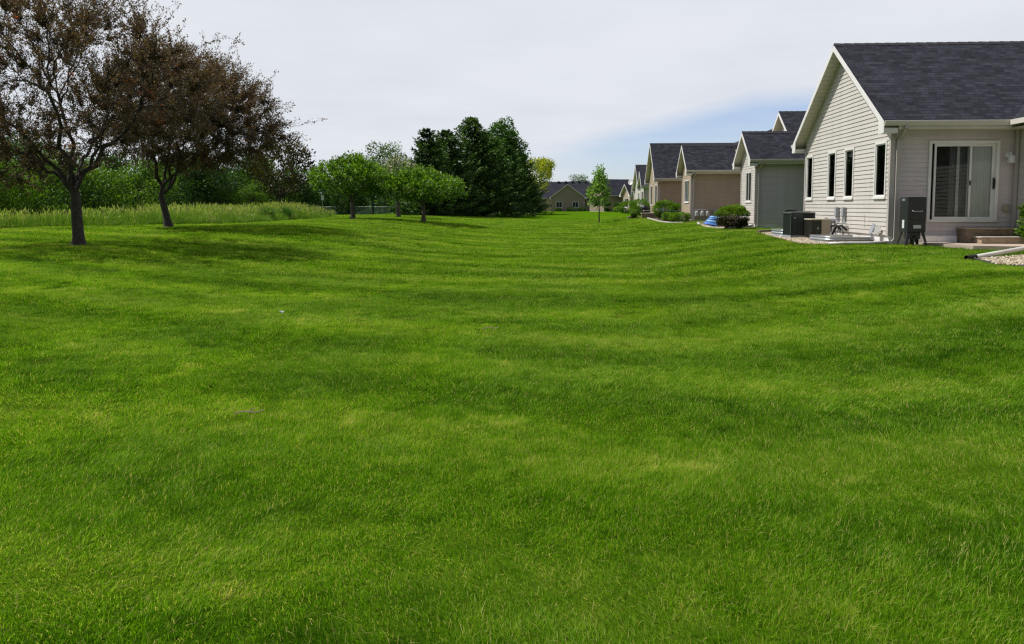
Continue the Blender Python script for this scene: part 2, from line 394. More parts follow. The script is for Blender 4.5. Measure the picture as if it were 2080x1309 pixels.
M['yellow'] = leafmat('honeylocust_leaf', [(.08, (.10, .16, .012)), (.4, (.26, .32, .018)), (.9, (.52, .50, .03))], trans=.4, tr_tint=(1., 1., .4))
M['wood_a'] = leafmat('wood_leaf_dark', [(.08, (.012, .034, .006)), (.5, (.036, .084, .011)), (.92, (.085, .165, .018))], trans=.3)
M['wood_b'] = leafmat('wood_leaf_light', [(.08, (.032, .075, .008)), (.5, (.095, .18, .014)), (.92, (.19, .29, .022))], trans=.32)
M['pale'] = leafmat('pale_leaf', [(.08, (.04, .075, .03)), (.5, (.085, .145, .055)), (.92, (.16, .23, .10))], trans=.32)
M['shrub'] = leafmat('shrub_leaf', [(.08, (.030, .070, .007)), (.5, (.09, .18, .013)), (.92, (.20, .31, .022))], trans=.35)
M['shrub_lt'] = leafmat('bright_shrub_leaf', [(.08, (.055, .115, .008)), (.5, (.125, .22, .014)), (.92, (.26, .34, .03))], trans=.35)
M['twiggy'] = leafmat('twiggy_dry_leaf', [(.08, (.030, .022, .010)), (.5, (.060, .055, .018)), (.92, (.075, .11, .018))], trans=.15)
M['tall'] = leafmat('tall_grass_blade', [(.05, (.040, .100, .010)), (.45, (.120, .235, .016)), (.80, (.19, .30, .030)), (1.0, (.34, .34, .13))], trans=.35, gloss=.08)
M['tuft'] = leafmat('tuft_blade', [(.05, (.020, .070, .015)), (.5, (.045, .13, .022)), (.95, (.10, .20, .04))], trans=.3)

# ------------------------------------------------------------------ ground sheet
def graded(segs):
    out = [segs[0][0]]
    for a, b, st in segs:
        n = max(1, int(round((b - a) / st))); out += list(np.linspace(a, b, n + 1)[1:])
    return np.array(out)
gx = graded([(-3000, -400, 650), (-400, -80, 32), (-80, -32, 3), (-32, 22, .5), (22, 80, 3), (80, 400, 32), (400, 3000, 650)])
gy = graded([(-400, -40, 60), (-40, -4, 3), (-4, 80, .5), (80, 170, 2), (170, 400, 23), (400, 5000, 920)])
GX, GY = np.meshgrid(gx, gy); GZ = ground(GX, GY)
V = np.stack([GX.ravel(), GY.ravel(), GZ.ravel()], 1)
nx = len(gx); ii, jj = np.meshgrid(np.arange(nx - 1), np.arange(len(gy) - 1))
b0 = (jj * nx + ii).ravel()
Fq = np.stack([b0, b0 + 1, b0 + nx + 1, b0 + nx], 1)
tag(link('ground', npmesh('ground', V, Fq, smooth=True), M['ground']), kind='structure')

# beds, patio: no turf there
PATIO = [(8.75, 19.93), (9.15, 19.2), (9.45, 18.15), (10.2, 17.95), (12.2, 18.4), (12.2, 19.93)]
BED_A = [(8.32, 20.1), (7.3, 19.95), (6.62, 20.2), (6.45, 21.2), (6.62, 22.8), (6.85, 25.2), (7.25, 28.2), (8.6, 30.3), (8.35, 26.8)]
BED_R = [(8.05, 15.35), (7.75, 14.1), (8.3, 13.1), (9.6, 12.6), (11.3, 12.3), (11.3, 17.3), (9.7, 16.55)]
BED_B = [(8.8, 35.6), (8.1, 34.7), (7.3, 34.5), (6.95, 36.5), (7.1, 39.5), (7.6, 42.8), (9.5, 46.0), (10.9, 46.2), (10.9, 38.2), (8.8, 38.2)]
BED_C = [(7.8, 46.6), (7.5, 44.4), (6.7, 43.4), (6.3, 44.6), (6.15, 48.0), (6.3, 53.0), (6.5, 58.5), (6.2, 63.0), (7.7, 63.0), (7.7, 60.9), (10.4, 60.9), (10.4, 50.0), (7.8, 49.8)]
EDGE = [(-60, 30.5), (-22.5, 29.2), (-17, 30.0), (-14.9, 32.6), (-14.5, 37), (-14.6, 43), (-15.2, 50), (-17.5, 58), (-20, 70), (-30, 80), (-60, 90)]
def inpoly(P, poly):
    x, y = P[:, 0], P[:, 1]; c = np.zeros(len(P), bool); n = len(poly)
    for i in range(n):
        x1, y1 = poly[i]; x2, y2 = poly[(i+1) % n]
        if y1 == y2: continue
        k = ((y1 > y) != (y2 > y)) & (x < (x2-x1)*(y-y1)/(y2-y1)+x1); c ^= k
    return c
def sheet(name, poly, mt, dz, cell=.35, kind='structure', label=None):
    """terrain-following sheet trimmed to a polygon"""
    import bmesh
    bm = bmesh.new(); vs = [bm.verts.new((x, y, 0)) for x, y in poly]; bm.faces.new(vs)
    xs = [p[0] for p in poly]; ys = [p[1] for p in poly]
    for k in np.arange(min(xs)+cell, max(xs), cell):
        bmesh.ops.bisect_plane(bm, geom=bm.verts[:]+bm.edges[:]+bm.faces[:], plane_co=(k,0,0), plane_no=(1,0,0))
    for k in np.arange(min(ys)+cell, max(ys), cell):
        bmesh.ops.bisect_plane(bm, geom=bm.verts[:]+bm.edges[:]+bm.faces[:], plane_co=(0,k,0), plane_no=(0,1,0))
    for v in bm.verts: v.co.z = gz(v.co.x, v.co.y) + dz
    bmesh.ops.recalc_face_normals(bm, faces=bm.faces[:])
    me = bpy.data.meshes.new(name); bm.to_mesh(me); bm.free()
    if me.polygons and me.polygons[0].normal.z < 0: me.flip_normals()
    return tag(link(name, me, mt), label=label, kind=kind)

# patio: a real slab
pm = MB(); pm.slab([(x, y, .635) for x, y in PATIO], .15); tag(pm.build('patio', M['concrete']), kind='structure')
for nm, poly, mt in (('gravel_bed', BED_A, M['gravel_base']), ('gravel_bed', BED_R, M['gravel_base']), ('mulch_bed', BED_B, M['gravel_base']), ('mulch_bed', BED_C, M['mulch'])):
    sheet(nm, poly, mt, .012)

def stones(name, polys_n, label, size=(.012, .03)):
    rng = np.random.default_rng(3)
    ico = []
    t = (1+5**.5)/2
    ico = np.array([(-1,t,0),(1,t,0),(-1,-t,0),(1,-t,0),(0,-1,t),(0,1,t),(0,-1,-t),(0,1,-t),(t,0,-1),(t,0,1),(-t,0,-1),(-t,0,1)])/1.9
    fc = np.array([(0,11,5),(0,5,1),(0,1,7),(0,7,10),(0,10,11),(1,5,9),(5,11,4),(11,10,2),(10,7,6),(7,1,8),(3,9,4),(3,4,2),(3,2,6),(3,6,8),(3,8,9),(4,9,5),(2,4,11),(6,2,10),(8,6,7),(9,8,1)])
    PP = []
    for poly, n in polys_n:
        a = np.array(poly); P = rng.uniform(a.min(0), a.max(0), (n*3, 2)); P = P[inpoly(P, poly)][:n]; PP.append(P)
    P = np.concatenate(PP); n = len(P)
    s = rng.uniform(size[0], size[1], (n,1,1)) * rng.uniform(.6, 1.2, (n,1,3)) * np.array([1,1,.7])
    vv = ico[None] * s * (1 + rng.uniform(-.2,.2,(n,12,1)))
    an = rng.uniform(0, 6.28, n); ca, sa = np.cos(an)[:,None], np.sin(an)[:,None]
    X = vv[...,0]*ca - vv[...,1]*sa; Y = vv[...,0]*sa + vv[...,1]*ca
    z = ground(P[:,0], P[:,1]) + .018 + rng.uniform(0, .015, n)
    W = np.stack([X + P[:,:1], Y + P[:,1:], vv[...,2] + z[:,None]], 2).reshape(-1, 3)
    Fi = (fc[None] + (np.arange(n)*12)[:,None,None]).reshape(-1, 3)
    me = npmesh(name, W, Fi, attr=np.repeat(rng.random(n), 20), smooth=True)
    return tag(link(name, me, M['pebble']), label, 'gravel', kind='stuff')
m, nt, ns, ls = mat('pebbles'); o_ = N(nt, 'ShaderNodeOutputMaterial'); b_ = N(nt, 'ShaderNodeBsdfPrincipled', i_Roughness=.7)
at = N(nt, 'ShaderNodeAttribute', attribute_name='v'); rr = ramp(nt, [(0, (.18, .13, .08)), (.35, (.36, .29, .18)), (.7, (.52, .44, .30)), (1, (.62, .58, .50))])
L(nt, at.outputs['Fac'], rr.inputs['Fac']); L(nt, rr.outputs['Color'], b_.inputs['Base Color']); L(nt, b_.outputs[0], o_.inputs[0]); M['pebble'] = m
stones('gravel', [(BED_A, 9000), (BED_R, 7000)], 'cream and tan pea gravel in the beds beside the nearest house')

# ------------------------------------------------------------------ houses
def lap(mb, p0, p1, zb, top, e=.114, holes=()):
    """lap siding on the vertical plane through p0->p1 (outward normal = right of travel).
    top: list of (u, z) giving the upper outline; holes: (u0,u1,z0,z1)"""
    p0 = Vector((*p0, 0)); p1 = Vector((*p1, 0)); d = p1 - p0; W = d.length; d.normalize(); n = Vector((d.y, -d.x, 0))
    us = [t[0] for t in top]; zs = [t[1] for t in top]; zmax = max(zs)
    def span(z):
        # interval of u where the outline is above z
        pts = np.linspace(0, W, 241); ok = np.interp(pts, us, zs) >= z - 1e-6
        if not ok.any():
            k = us[zs.index(zmax)]; return k, k
        i = np.where(ok)[0]; a, b = pts[i[0]], pts[i[-1]]
        def refine(lo, hi):
            for _ in range(14):
                mid = (lo+hi)/2
                if np.interp(mid, us, zs) >= z: hi = mid
                else: lo = mid
            return hi
        if i[0] > 0: a = refine(pts[i[0]-1], a)
        if i[-1] < 240:
            lo, hi = b, pts[i[-1]+1]
            for _ in range(14):
                mid = (lo+hi)/2
                if np.interp(mid, us, zs) >= z: lo = mid
                else: hi = mid
            b = lo
        return a, b
    z = zb
    def pt(u, z, o): q = p0 + d*u + n*o; return (q.x, q.y, z)
    while z < zmax - .01:
        z1 = min(z + e, zmax)
        cuts = [z] + sorted({h for H in holes for h in H[2:4] if z + .002 < h < z1 - .002}) + [z1]
        for c0, c1 in zip(cuts[:-1], cuts[1:]):
            a0, b0 = span(c0); a1, b1 = span(c1)
            o0 = .020 - .016*(c0-z)/e; o1 = .020 - .016*(c1-z)/e
            ivs = [(a0, b0, a1, b1)]
            for H in holes:
                if H[2] < c1 - .002 and H[3] > c0 + .002:
                    nw = []
                    for (q0, r0, q1, r1) in ivs:
                        if H[1] <= min(q0, q1) or H[0] >= max(r0, r1): nw.append((q0, r0, q1, r1)); continue
                        if H[0] > q0: nw.append((q0, H[0], q1, H[0]))
                        if H[1] < r0: nw.append((H[1], r0, H[1], r1))
                    ivs = nw
            for (q0, r0, q1, r1) in ivs:
                mb.add([pt(q0, c0, o0), pt(r0, c0, o0), pt(r1, c1, o1), pt(q1, c1, o1)], [(0,1,2,3)])
                if c0 == z: mb.add([pt(q0, z, .002), pt(r0, z, .002), pt(r0, z, .020), pt(q0, z, .020)], [(0,1,2,3)])
        z = z1
    return mb

def window(parent, p0, d, z0, z1, w, lites=1, casing=.055, label=None):
    """window let into the wall: p0 = left corner on wall (seen from outside), d = unit vector to the right"""
    d = Vector((*d, 0)); n = Vector((d.y, -d.x, 0)); p0 = Vector((*p0, 0))
    def P(u, o, z): q = p0 + d*u + n*o; return (q.x, q.y, z)
    def bx(mb, u0, u1, o0, o1, a, b):
        mb.add([P(u0,o0,a),P(u1,o0,a),P(u1,o1,a),P(u0,o1,a),P(u0,o0,b),P(u1,o0,b),P(u1,o1,b),P(u0,o1,b)],
               [(0,3,2,1),(4,5,6,7),(0,1,5,4),(1,2,6,5),(2,3,7,6),(3,0,4,7)])
    c = casing; f = MB()
    bx(f, 0, c, -.10, .036, z0, z1); bx(f, w-c, w, -.10, .036, z0, z1); bx(f, c, w-c, -.10, .04, z0, z0+c); bx(f, c, w-c, -.10, .04, z1-c, z1)
    for k in range(1, lites):
        u = c + (w-2*c)*k/lites; bx(f, u-.024, u+.024, -.03, .032, z0+c, z1-c)
    bx(f, -.01, w+.01, .04, .052, z0-.02, z0+.025)
    fr = f.build('window', M['white'], parent)
    if label: fr['label'] = label
    g = MB(); g.add([P(c,.0,z0+c),P(w-c,.0,z0+c),P(w-c,.0,z1-c),P(c,.0,z1-c)], [(0,1,2,3)]); g.build('pane', M['pane'], fr)
    s = MB()   # sash around the glass
    t = .03
    bx(s, c, c+t, -.03, .012, z0+c, z1-c); bx(s, w-c-t, w-c, -.03, .012, z0+c, z1-c); bx(s, c+t, w-c-t, -.03, .012, z0+c, z0+c+t); bx(s, c+t, w-c-t, -.03, .012, z1-c-t, z1-c)
    s.build('sash', M['white'], fr)
    r = MB()   # dim room behind it
    a, b, e0, e1 = c-.01, w-c+.01, z0+c-.01, z1-c+.01
    for q in ([P(a,-.6,e0),P(b,-.6,e0),P(b,-.6,e1),P(a,-.6,e1)], [P(a,-.1,e0),P(a,-.6,e0),P(a,-.6,e1),P(a,-.1,e1)], [P(b,-.1,e0),P(b,-.6,e0),P(b,-.6,e1),P(b,-.1,e1)],
              [P(a,-.1,e0),P(b,-.1,e0),P(b,-.6,e0),P(a,-.6,e0)], [P(a,-.1,e1),P(b,-.1,e1),P(b,-.6,e1),P(a,-.6,e1)]): r.poly(q)
    r.build('reveal', M['dark_room'], fr)
    return (0, w, z0, z1)

def wing(h, x0, x1, y0, y1, zf, zb, ze, zr, sid, wins=(), door=None, ov=.34, oe=.38, found='found', ridge_cap=True, gutters=(1, 1), spouts=(1, 1), side_holes=(), roof_x1=None):
    """gabled wing; gable wall faces -X at x0; ridge runs along X. zf = ground, zb = top of foundation,
    ze = roof edge height at the eave tip, zr = ridge height"""
    ym = (y0+y1)/2; half = (y1-y0)/2 + oe; rx1 = roof_x1 or x1
    pitch = (zr-ze)/half; t = .16
    zw = ze - t + pitch*oe - .02      # where the wall meets the soffit line under the rafters
    # --- walls
    u_of = lambda y: y1 - y           # travel from y1 to y0 so that the outward normal is -X
    holes = []
    for (ya, yb, za, zb2, lt) in wins:
        holes.append((u_of(yb), u_of(ya), za, zb2))
    g = MB(); lap(g, (x0, y1), (x0, y0), zb, [(0, zw), ((y1-y0)/2, zw + pitch*(y1-y0)/2 ), (y1-y0, zw)], holes=holes)
    gw = g.build('gable_wall', M[sid], h)
    for (ya, yb, za, zb2, lt) in wins:
        window(h, (x0, yb), (0, -1), za, zb2, yb-ya, lt)
    zs = ze - .20
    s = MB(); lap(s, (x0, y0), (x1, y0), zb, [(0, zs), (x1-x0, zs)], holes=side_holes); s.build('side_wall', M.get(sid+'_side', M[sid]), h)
    s = MB(); lap(s, (x1, y1), (x0, y1), zb, [(0, zs), (x1-x0, zs)]); s.build('far_wall', M[sid], h)
    # --- foundation
    f = MB(); f.box(x0+.02, x1, y0+.02, y1-.02, zf-.4, zb); f.build('foundation', M[found], h)
    # --- corner boards
    for yy, sg in ((y0, -1), (y1, 1)):
        Lp = [(x0-.034, yy+sg*.034), (x0+.07, yy+sg*.034), (x0+.07, yy), (x0, yy), (x0, yy-sg*.07), (x0-.034, yy-sg*.07)]
        c = MB(); c.add([(a, b, zb-.02) for a, b in Lp] + [(a, b, zs) for a, b in Lp], [tuple(range(6)), tuple(range(11, 5, -1))] + [(k, k+6, (k+1) % 6+6, (k+1) % 6) for k in range(6)])
        c.build('corner_trim', M['taupe'], h)
    # --- roof
    xr = x0 - ov
    r = MB()
    r.slab([(xr, ym-half, ze), (rx1, ym-half, ze), (rx1, ym, zr), (xr, ym, zr)], .05)
    r.slab([(xr, ym, zr), (rx1, ym, zr), (rx1, ym+half, ze), (xr, ym+half, ze)], .05)
    rf = r.build('roof', M['roof'], h, planar_uv=True)
    if ridge_cap:
        rc = MB(); k = xr
        while k < rx1:
            rc.slab([(k, ym-.14, zr-.14*pitch+.022), (k+.30, ym-.14, zr-.14*pitch+.010), (k+.30, ym, zr+.012), (k, ym, zr+.024)], .012)
            rc.slab([(k, ym, zr+.024), (k+.30, ym, zr+.012), (k+.30, ym+.14, zr-.14*pitch+.010), (k, ym+.14, zr-.14*pitch+.022)], .012); k += .145*2
        rc.build('ridge_cap', M['ridge'], rf)
    # --- rake fascia boards (white), with plumb-cut returns
    for sg in (-1, 1):
        fb = MB()
        yo, yi = ym+sg*half, ym+sg*(half-oe+.05); zo = ze-.052; zi_ = zo+pitch*(oe-.05)
        P_ = [(yo, zo), (ym, zr-.052), (ym, zr-.052-t), (yi, zi_-t), (yi, zo-t-.10), (yo, zo-t-.10)]
        n = 6; A = [(xr-.022, a, b) for a, b in P_]; B = [(xr, a, b) for a, b in P_]
        fb.add(A+B, [tuple(range(n)) if sg > 0 else tuple(reversed(range(n))), tuple(range(n, 2*n)) if sg < 0 else tuple(reversed(range(n, 2*n)))] + [(k, k+n, (k+1) % n+n, (k+1) % n) for k in range(n)])
        fb.build('rake_board', M['white'], h)
        rb = MB(); rb.box(xr, x0+.02 if sg > 0 else x0-.02, min(yo-sg*.002, yi), max(yo-sg*.002, yi), zo-t-.10, zo-t+.02); rb.build('eave_return', M['white'], h)
        so = MB(); so.add([(xr, yo, zo-t+.01), (x0+.03, yo, zo-t+.01), (x0+.03, ym, zr-.05-t+.01), (xr, ym, zr-.05-t+.01)], [(0,1,2,3)]); so.build('rake_soffit', M['soffit'], h)
        eb = MB(); eb.box(x0, x1, min(yo, ym+sg*(half-oe)), max(yo, ym+sg*(half-oe)), ze-.225, ze-.20); eb.build('eave_soffit', M['soffit'], h)
        fc = MB(); fc.box(x0, x1, min(yo-sg*.03, yo), max(yo-sg*.03, yo), ze-.20, ze-.055); fc.build('eave_fascia', M['cream'], h)
    # --- gutters
    for i, sg in enumerate((-1, 1)):
        if not gutters[i]: continue
        y = ym+sg*(half+.002)
        prof = [(0, 0), (0, -.12), (.06*1, -.125), (.10, -.06), (.115, -.01), (.105, -.005), (.095, -.01), (.05, -.09), (.01, -.09), (.01, 0)]
        gm = MB(); A = [(xr-.03, y+sg*a, ze-.015+b) for a, b in prof]; B = [(x1, y+sg*a, ze-.015+b) for a, b in prof]
        n = len(prof); gm.add(A+B, [(k, (k+1) % n, (k+1) % n+n, k+n) for k in range(n)] + [tuple(range(n)), tuple(range(2*n-1, n-1, -1))])
        gm.build('gutter', M['cream'], h)
    for i, sg in enumerate((-1, 1)):
        if not spouts[i]: continue
        yg = ym+sg*(half+.06); yw = (y0 if sg < 0 else y1) + sg*.05
        dm = MB(); xx = x0 + .16
        pts = [(xx, yg, ze-.12), (xx, yg, ze-.20), (xx-.02, yw, ze-.46), (xx-.02, yw, zf+.14), (xx-.10, yw+sg*0.02, zf+.06), (x0-.45, yw-.05*sg, zf+.04)]
        for a, b in zip(pts[:-1], pts[1:]): dm.bar(a, b, .075, .06, up=(0, 1, 0))
        dm.build('downspout', M['taupe'], h)
    return pitch

# ---- nearest house: grey annex A, grey annex B, main block
hA = empty('grey_house', (0, 0, 0), 0, 'nearest house, pale grey siding, four narrow gable windows and a white sliding door', 'house')
ZA = .56
DOOR = (9.20, 10.90, 1.14, 3.16)
wing(hA, 8.30, 15.5, 19.95, 26.65, ZA, .80, 3.64, 6.24, 'sid_grey',
     wins=[(25.84, 26.50, 1.74, 3.19, 1), (23.75, 24.45, 1.74, 3.19, 1), (22.34, 23.06, 1.74, 3.19, 1), (20.17, 20.90, 1.74, 3.19, 1)],
     side_holes=[(DOOR[0]-8.30, DOOR[1]-8.30, DOOR[2], DOOR[3])], roof_x1=15.0)
# main wall facing -X, right of the annex, with its own eave
mwall = MB(); lap(mwall, (11.35, 19.95), (11.35, 10.5), .80, [(0, 3.44), (9.45, 3.44)])
mwall.build('main_wall', M['sid_grey'], hA)
mf = MB(); mf.box(11.37, 15.2, 10.5, 19.95, .1, .80); mf.build('foundation', M['found'], hA)
ms = MB(); lap(ms, (11.35, 10.5), (18.2, 10.5), .80, [(0, 3.44), (3.6, 6.0), (6.85, 3.44)]); ms.build('end_wall', M['sid_grey'], hA)
xe = 10.97; p_ = .69
mr = MB()
zrm = 3.64 + p_*3.75
yv = 23.3  # valley meets the annex ridge
# -X slope of the main roof on both sides of the annex, cut along its valleys
mr.slab([(xe, 10.2, 3.64), (xe, 19.57, 3.64), (xe+3.75, 23.3-.0, zrm-.01), (xe+3.75, 10.2, zrm)], .05)
mr.slab([(xe, 27.05, 3.64), (xe, 37.2, 3.64), (xe+3.75, 40.9, zrm), (xe+3.75, 23.4, zrm)], .05)
mr.slab([(xe+3.75, 10.2, zrm), (xe+3.75, 44.5, zrm), (xe+7.5, 44.5, 3.64), (xe+7.5, 10.2, 3.64)], .05)
mr.build('main_roof', M['roof'], hA, planar_uv=True)
mg = MB(); mg.box(xe-.11, xe, 10.2, 19.50, 3.50, 3.62); mg.build('gutter', M['cream'], hA)
mso = MB(); mso.box(xe, 11.35, 10.2, 19.57, 3.42, 3.44); mso.build('soffit', M['soffit'], hA)
dm = MB()
for a, b in (((11.28, 19.86, 3.45), (11.28, 19.86, .95)), ((11.28, 19.86, .95), (11.28, 19.80, .74))): dm.bar(a, b, .07, .05, up=(0, 1, 0))
dm.build('downspout', M['taupe'], hA)
# sliding door in the shaded wall (faces -Y)
def door_a():
    x0, x1, z0, z1 = DOOR; y = 19.95
    f = MB(); c = .07
    f.box(x0, x0+c, y-.05, y+.12, z0, z1); f.box(x1-c, x1, y-.05, y+.12, z0, z1); f.box(x0+c, x1-c, y-.05, y+.12, z1-c, z1); f.box(x0+c, x1-c, y-.06, y+.12, z0, z0+.06)
    fr = f.build('sliding_door', M['white'], hA)
    xm = x0 + 1.02
    def leaf(a, b, yy, st):
        m_ = MB(); m_.box(a, a+st, yy-.02, yy+.02, z0+.06, z1-c); m_.box(b-st, b, yy-.02, yy+.02, z0+.06, z1-c)
        m_.box(a+st, b-st, yy-.02, yy+.02, z0+.06, z0+.06+.07); m_.box(a+st, b-st, yy-.02, yy+.02, z1-c-.07, z1-c); return m_
    leaf(x0+.14, xm+.02, y-.015, .045).build('door_leaf', M['white'], fr)
    leaf(xm-.05, x1-c, y+.04, .07).build('door_leaf', M['white'], fr)
    g = MB(); g.add([(x0+.18, y-.012, z0+.1), (xm, y-.012, z0+.1), (xm, y-.012, z1-.1), (x0+.18, y-.012, z1-.1)], [(0,1,2,3)])
    g.add([(xm, y+.045, z0+.1), (x1-.12, y+.045, z0+.1), (x1-.12, y+.045, z1-.1), (xm, y+.045, z1-.1)], [(0,1,2,3)])
    g.add([(x0+.07, y+.06, z0+.08), (x0+.16, y+.06, z0+.08), (x0+.16, y+.06, z1-.08), (x0+.07, y+.06, z1-.08)], [(0,1,2,3)])
    g.build('pane', M['glass'], fr)
    b = MB()   # vertical blinds, gathered towards the right leaf
    k = xm + .05; i = 0
    while k < x1 - .08:
        b.add([(k, y+.075+.02*(i % 2), z0+.1), (k+.085, y+.10-.02*(i % 2), z0+.1), (k+.085, y+.10-.02*(i % 2), z1-.1), (k, y+.075+.02*(i % 2), z1-.1)], [(0,1,2,3)]); k += .083; i += 1
    b.build('blind', M['blind'], fr)
    cu = MB(); k = x0+.62; i = 0
    while k < xm - .03:
        cu.add([(k, y+.20+.03*(i % 2), z0+.07), (k+.05, y+.23-.03*(i % 2), z0+.07), (k+.05, y+.23-.03*(i % 2), z1-.1), (k, y+.20+.03*(i % 2), z1-.1)], [(0,1,2,3)]); k += .05; i += 1
    cu.build('curtain', M['curtain'], fr)
    b2 = MB(); b2.box(xm-.24, xm-.17, y+.17, y+.18, z0+.08, z1-.1); b2.build('blind', M['blind'], fr)
    rm = MB(); a0, a1, e0, e1 = x0+.02, x1-.02, z0+.0, z1
    rm.poly([(a0, y+2.4, e0), (a1, y+2.4, e0), (a1, y+2.4, e1), (a0, y+2.4, e1)]); rm.poly([(a0, y+.1, e0), (a0, y+2.4, e0), (a0, y+2.4, e1), (a0, y+.1, e1)])
    rm.poly([(a1, y+.1, e0), (a1, y+2.4, e0), (a1, y+2.4, e1), (a1, y+.1, e1)]); rm.poly([(a0, y+.1, e0), (a1, y+.1, e0), (a1, y+2.4, e0), (a0, y+2.4, e0)]); rm.poly([(a0, y+.1, e1), (a1, y+.1, e1), (a1, y+2.4, e1), (a0, y+2.4, e1)])
    rm.build('reveal', M['dark_room'], fr)
    hd = MB(); hd.tube([(x1-.095, y-.01, 1.98), (x1-.095, y-.05, 2.02), (x1-.095, y-.05, 2.18), (x1-.095, y-.01, 2.22)], .012, 6)
    hd.box(x1-.115, x1-.075, y-.012, y+.0, 1.96, 2.24); hd.build('handle', M['black'], fr)
    hd = MB(); hd.box(xm-.02, xm+.012, y-.06, y-.035, 2.05, 2.17); hd.build('handle', M['black'], fr)
door_a()
# porch lamp
pl = MB(); pl.lathe([(0, 0), (.075, 0), (.075, .03), (.03, .05), (.0, .05)], (0, 0, 0), 12)
pl.v = [(v[0]+11.10, 19.93-v[2], v[1]+2.80) for v in pl.v]
pl.tube([(11.10, 19.90, 2.80), (11.10, 19.84, 2.87), (11.10, 19.78, 2.86), (11.10, 19.77, 2.80)], .012, 6)
pl.lathe([(0, .02), (.05, -.01), (.095, -.05), (.095, -.065), (.08, -.065)], (11.10, 19.77, 2.80), 8)
po = pl.build('porch_lamp', M['white'], hA)
lg = MB(); lg.lathe([(.06, 0), (.075, -.13), (.0, -.14)], (11.10, 19.77, 2.735), 8); lg.build('lamp_glass', M['sticker'], po)
for k in range(4):
    lf = MB(); t = math.pi/4 + k*math.pi/2; lf.bar((11.10+.07*math.cos(t), 19.77+.07*math.sin(t), 2.74), (11.10+.083*math.cos(t), 19.77+.083*math.sin(t), 2.60), .012)
    lf.build('lamp_bar', M['white'], po)
ob = MB(); ob.box(11.02, 11.18, 19.87, 19.93, 1.40, 1.56); ob.box(11.04, 11.16, 19.86, 19.87, 1.42, 1.54); ob.build('outlet_cover', M['ac_tan'], hA, bevel=.008)
# boxes, conduits and vents on the sunlit gable wall
def wallbox(y, z0, z1, w=.13, d=.09):
    b = MB(); b.box(8.28-d, 8.28, y-w/2, y+w/2, z0, z1); b.box(8.28-d-.012, 8.28-d, y-w/2-.008, y+w/2+.008, z0+.02, z1+.008)
    o = b.build('disconnect_box', M['grey_pvc'], hA, bevel=.006); return o
for y, y2 in ((23.40, 23.62), (22.86, 22.90)):
    o = wallbox(y, 1.22, 1.50)
    c = MB(); c.tube([(8.22, y+.03, 1.22), (8.22, y+.05, 1.10), (8.20, y2, .80), (8.1, y2, .62)], .012, 6); c.tube([(8.23, y-.03, 1.22), (8.23, y-.03, .98)], .014, 6); c.build('conduit', M['grey_pvc'], o)
for y in (23.15, 22.70):
    c = MB(); c.tube([(8.24, y-.10, .84), (8.10, y-.08, .98), (8.02, y+.10, .95), (7.98, y+.30, .72), (7.95, y+.36, .58)], .030, 8); c.build('refrigerant_line', M['rubber'], hA)
    c = MB(); c.lathe([(0, 0), (.05, 0), (.05, .05), (.03, .07), (0, .07)], (8.2, y, .93), 10); c.box(8.16, 8.28, y-.10, y-.02, .80, .98); c.build('pipe_cover', M['white_pipe'], hA)
c = MB(); c.tube([(8.22, 23.75, .70), (8.18, 23.75, 1.02)], .035, 8); c.tube([(8.26, 23.75, 1.10), (8.02, 23.75, 1.10)], .07, 10); c.build('vent_pipe', M['grey_pvc'], hA)
c = MB(); c.tube([(8.08, 23.75, 1.10), (8.0, 23.75, 1.10)], .082, 12); c.build('vent_cap', M['black'], hA)
c = MB(); c.bar((8.26, 20.32, .98), (8.12, 20.42, .86), .10, .14); c.build('dryer_vent', M['white'], hA)
c = MB(); c.bar((8.13, 20.43, 1.08), (8.06, 20.47, .84), .17, .015, up=(1, 0, 0)); c.bar((8.07, 20.46, .84), (8.10, 20.44, .74), .05); c.build('vent_flap', M['grey_pvc'], hA)
# vertical seam repair patch of siding
c = MB(); c.box(8.274, 8.280, 21.45, 21.455, .96, 1.29); c.build('siding_seam', M['taupe'], hA)

# bump B, and the tall set-back gable behind it belong to the same duplex
wing(hA, 8.80, 14.5, 35.30, 38.00, .52, .76, 3.62, 4.98, 'sid_grey', wins=[(35.95, 37.05, 1.70, 3.12, 2)], oe=.36)
wing(hA, 11.55, 16.5, 37.3, 43.9, .5, .8, 3.66, 6.36, 'sid_grey', oe=.40, spouts=(0, 0), roof_x1=17)

# ---- tan duplex: bump C and tall gable D, hipped main roof behind
hC = empty('tan_house', (0, 0, 0), 0, 'second house of the row, tan siding, three-light window in its small front gable', 'house')
wing(hC, 7.80, 11.6, 46.40, 49.60, .60, .84, 3.64, 5.27, 'sid_tan', wins=[(46.95, 48.65, 1.72, 3.10, 3)], found='found_tan', oe=.42)
wing(hC, 7.70, 14.4, 61.0, 66.8, .66, .9, 3.68, 6.62, 'sid_tan', wins=[(61.5, 62.7, 1.55, 3.2, 1), (64.5, 65.7, 1.55, 3.2, 1)], found='found_tan', oe=.42)
mw = MB(); lap(mw, (10.6, 61.0), (10.6, 49.6), .8, [(0, 4.9), (11.4, 4.9)]); lap(mw, (10.6, 49.6), (10.6, 46.9), 3.9, [(0, 4.9), (2.7, 4.9)]); mw.build('main_wall', M['sid_tan'], hC)
pr = .42
def hp(t): return (10.30+t, 47.75+t*1.02, 5.02+.405*t)
rr_ = MB(); a = hp(0); b = hp(5.2)
rr_.slab([a, (a[0], 70, a[2]), (b[0], 70, b[2]), b], .05)
rr_.slab([a, b, (b[0]+4, b[1], b[2]), (22.5, a[1], a[2])], .05)
rr_.slab([b, (b[0], 70, b[2]), (b[0]+4, 70, b[2]), (b[0]+4, b[1], b[2])], .05)
rfm = rr_.build('main_roof', M['roof'], hC, planar_uv=True)
hc = MB()
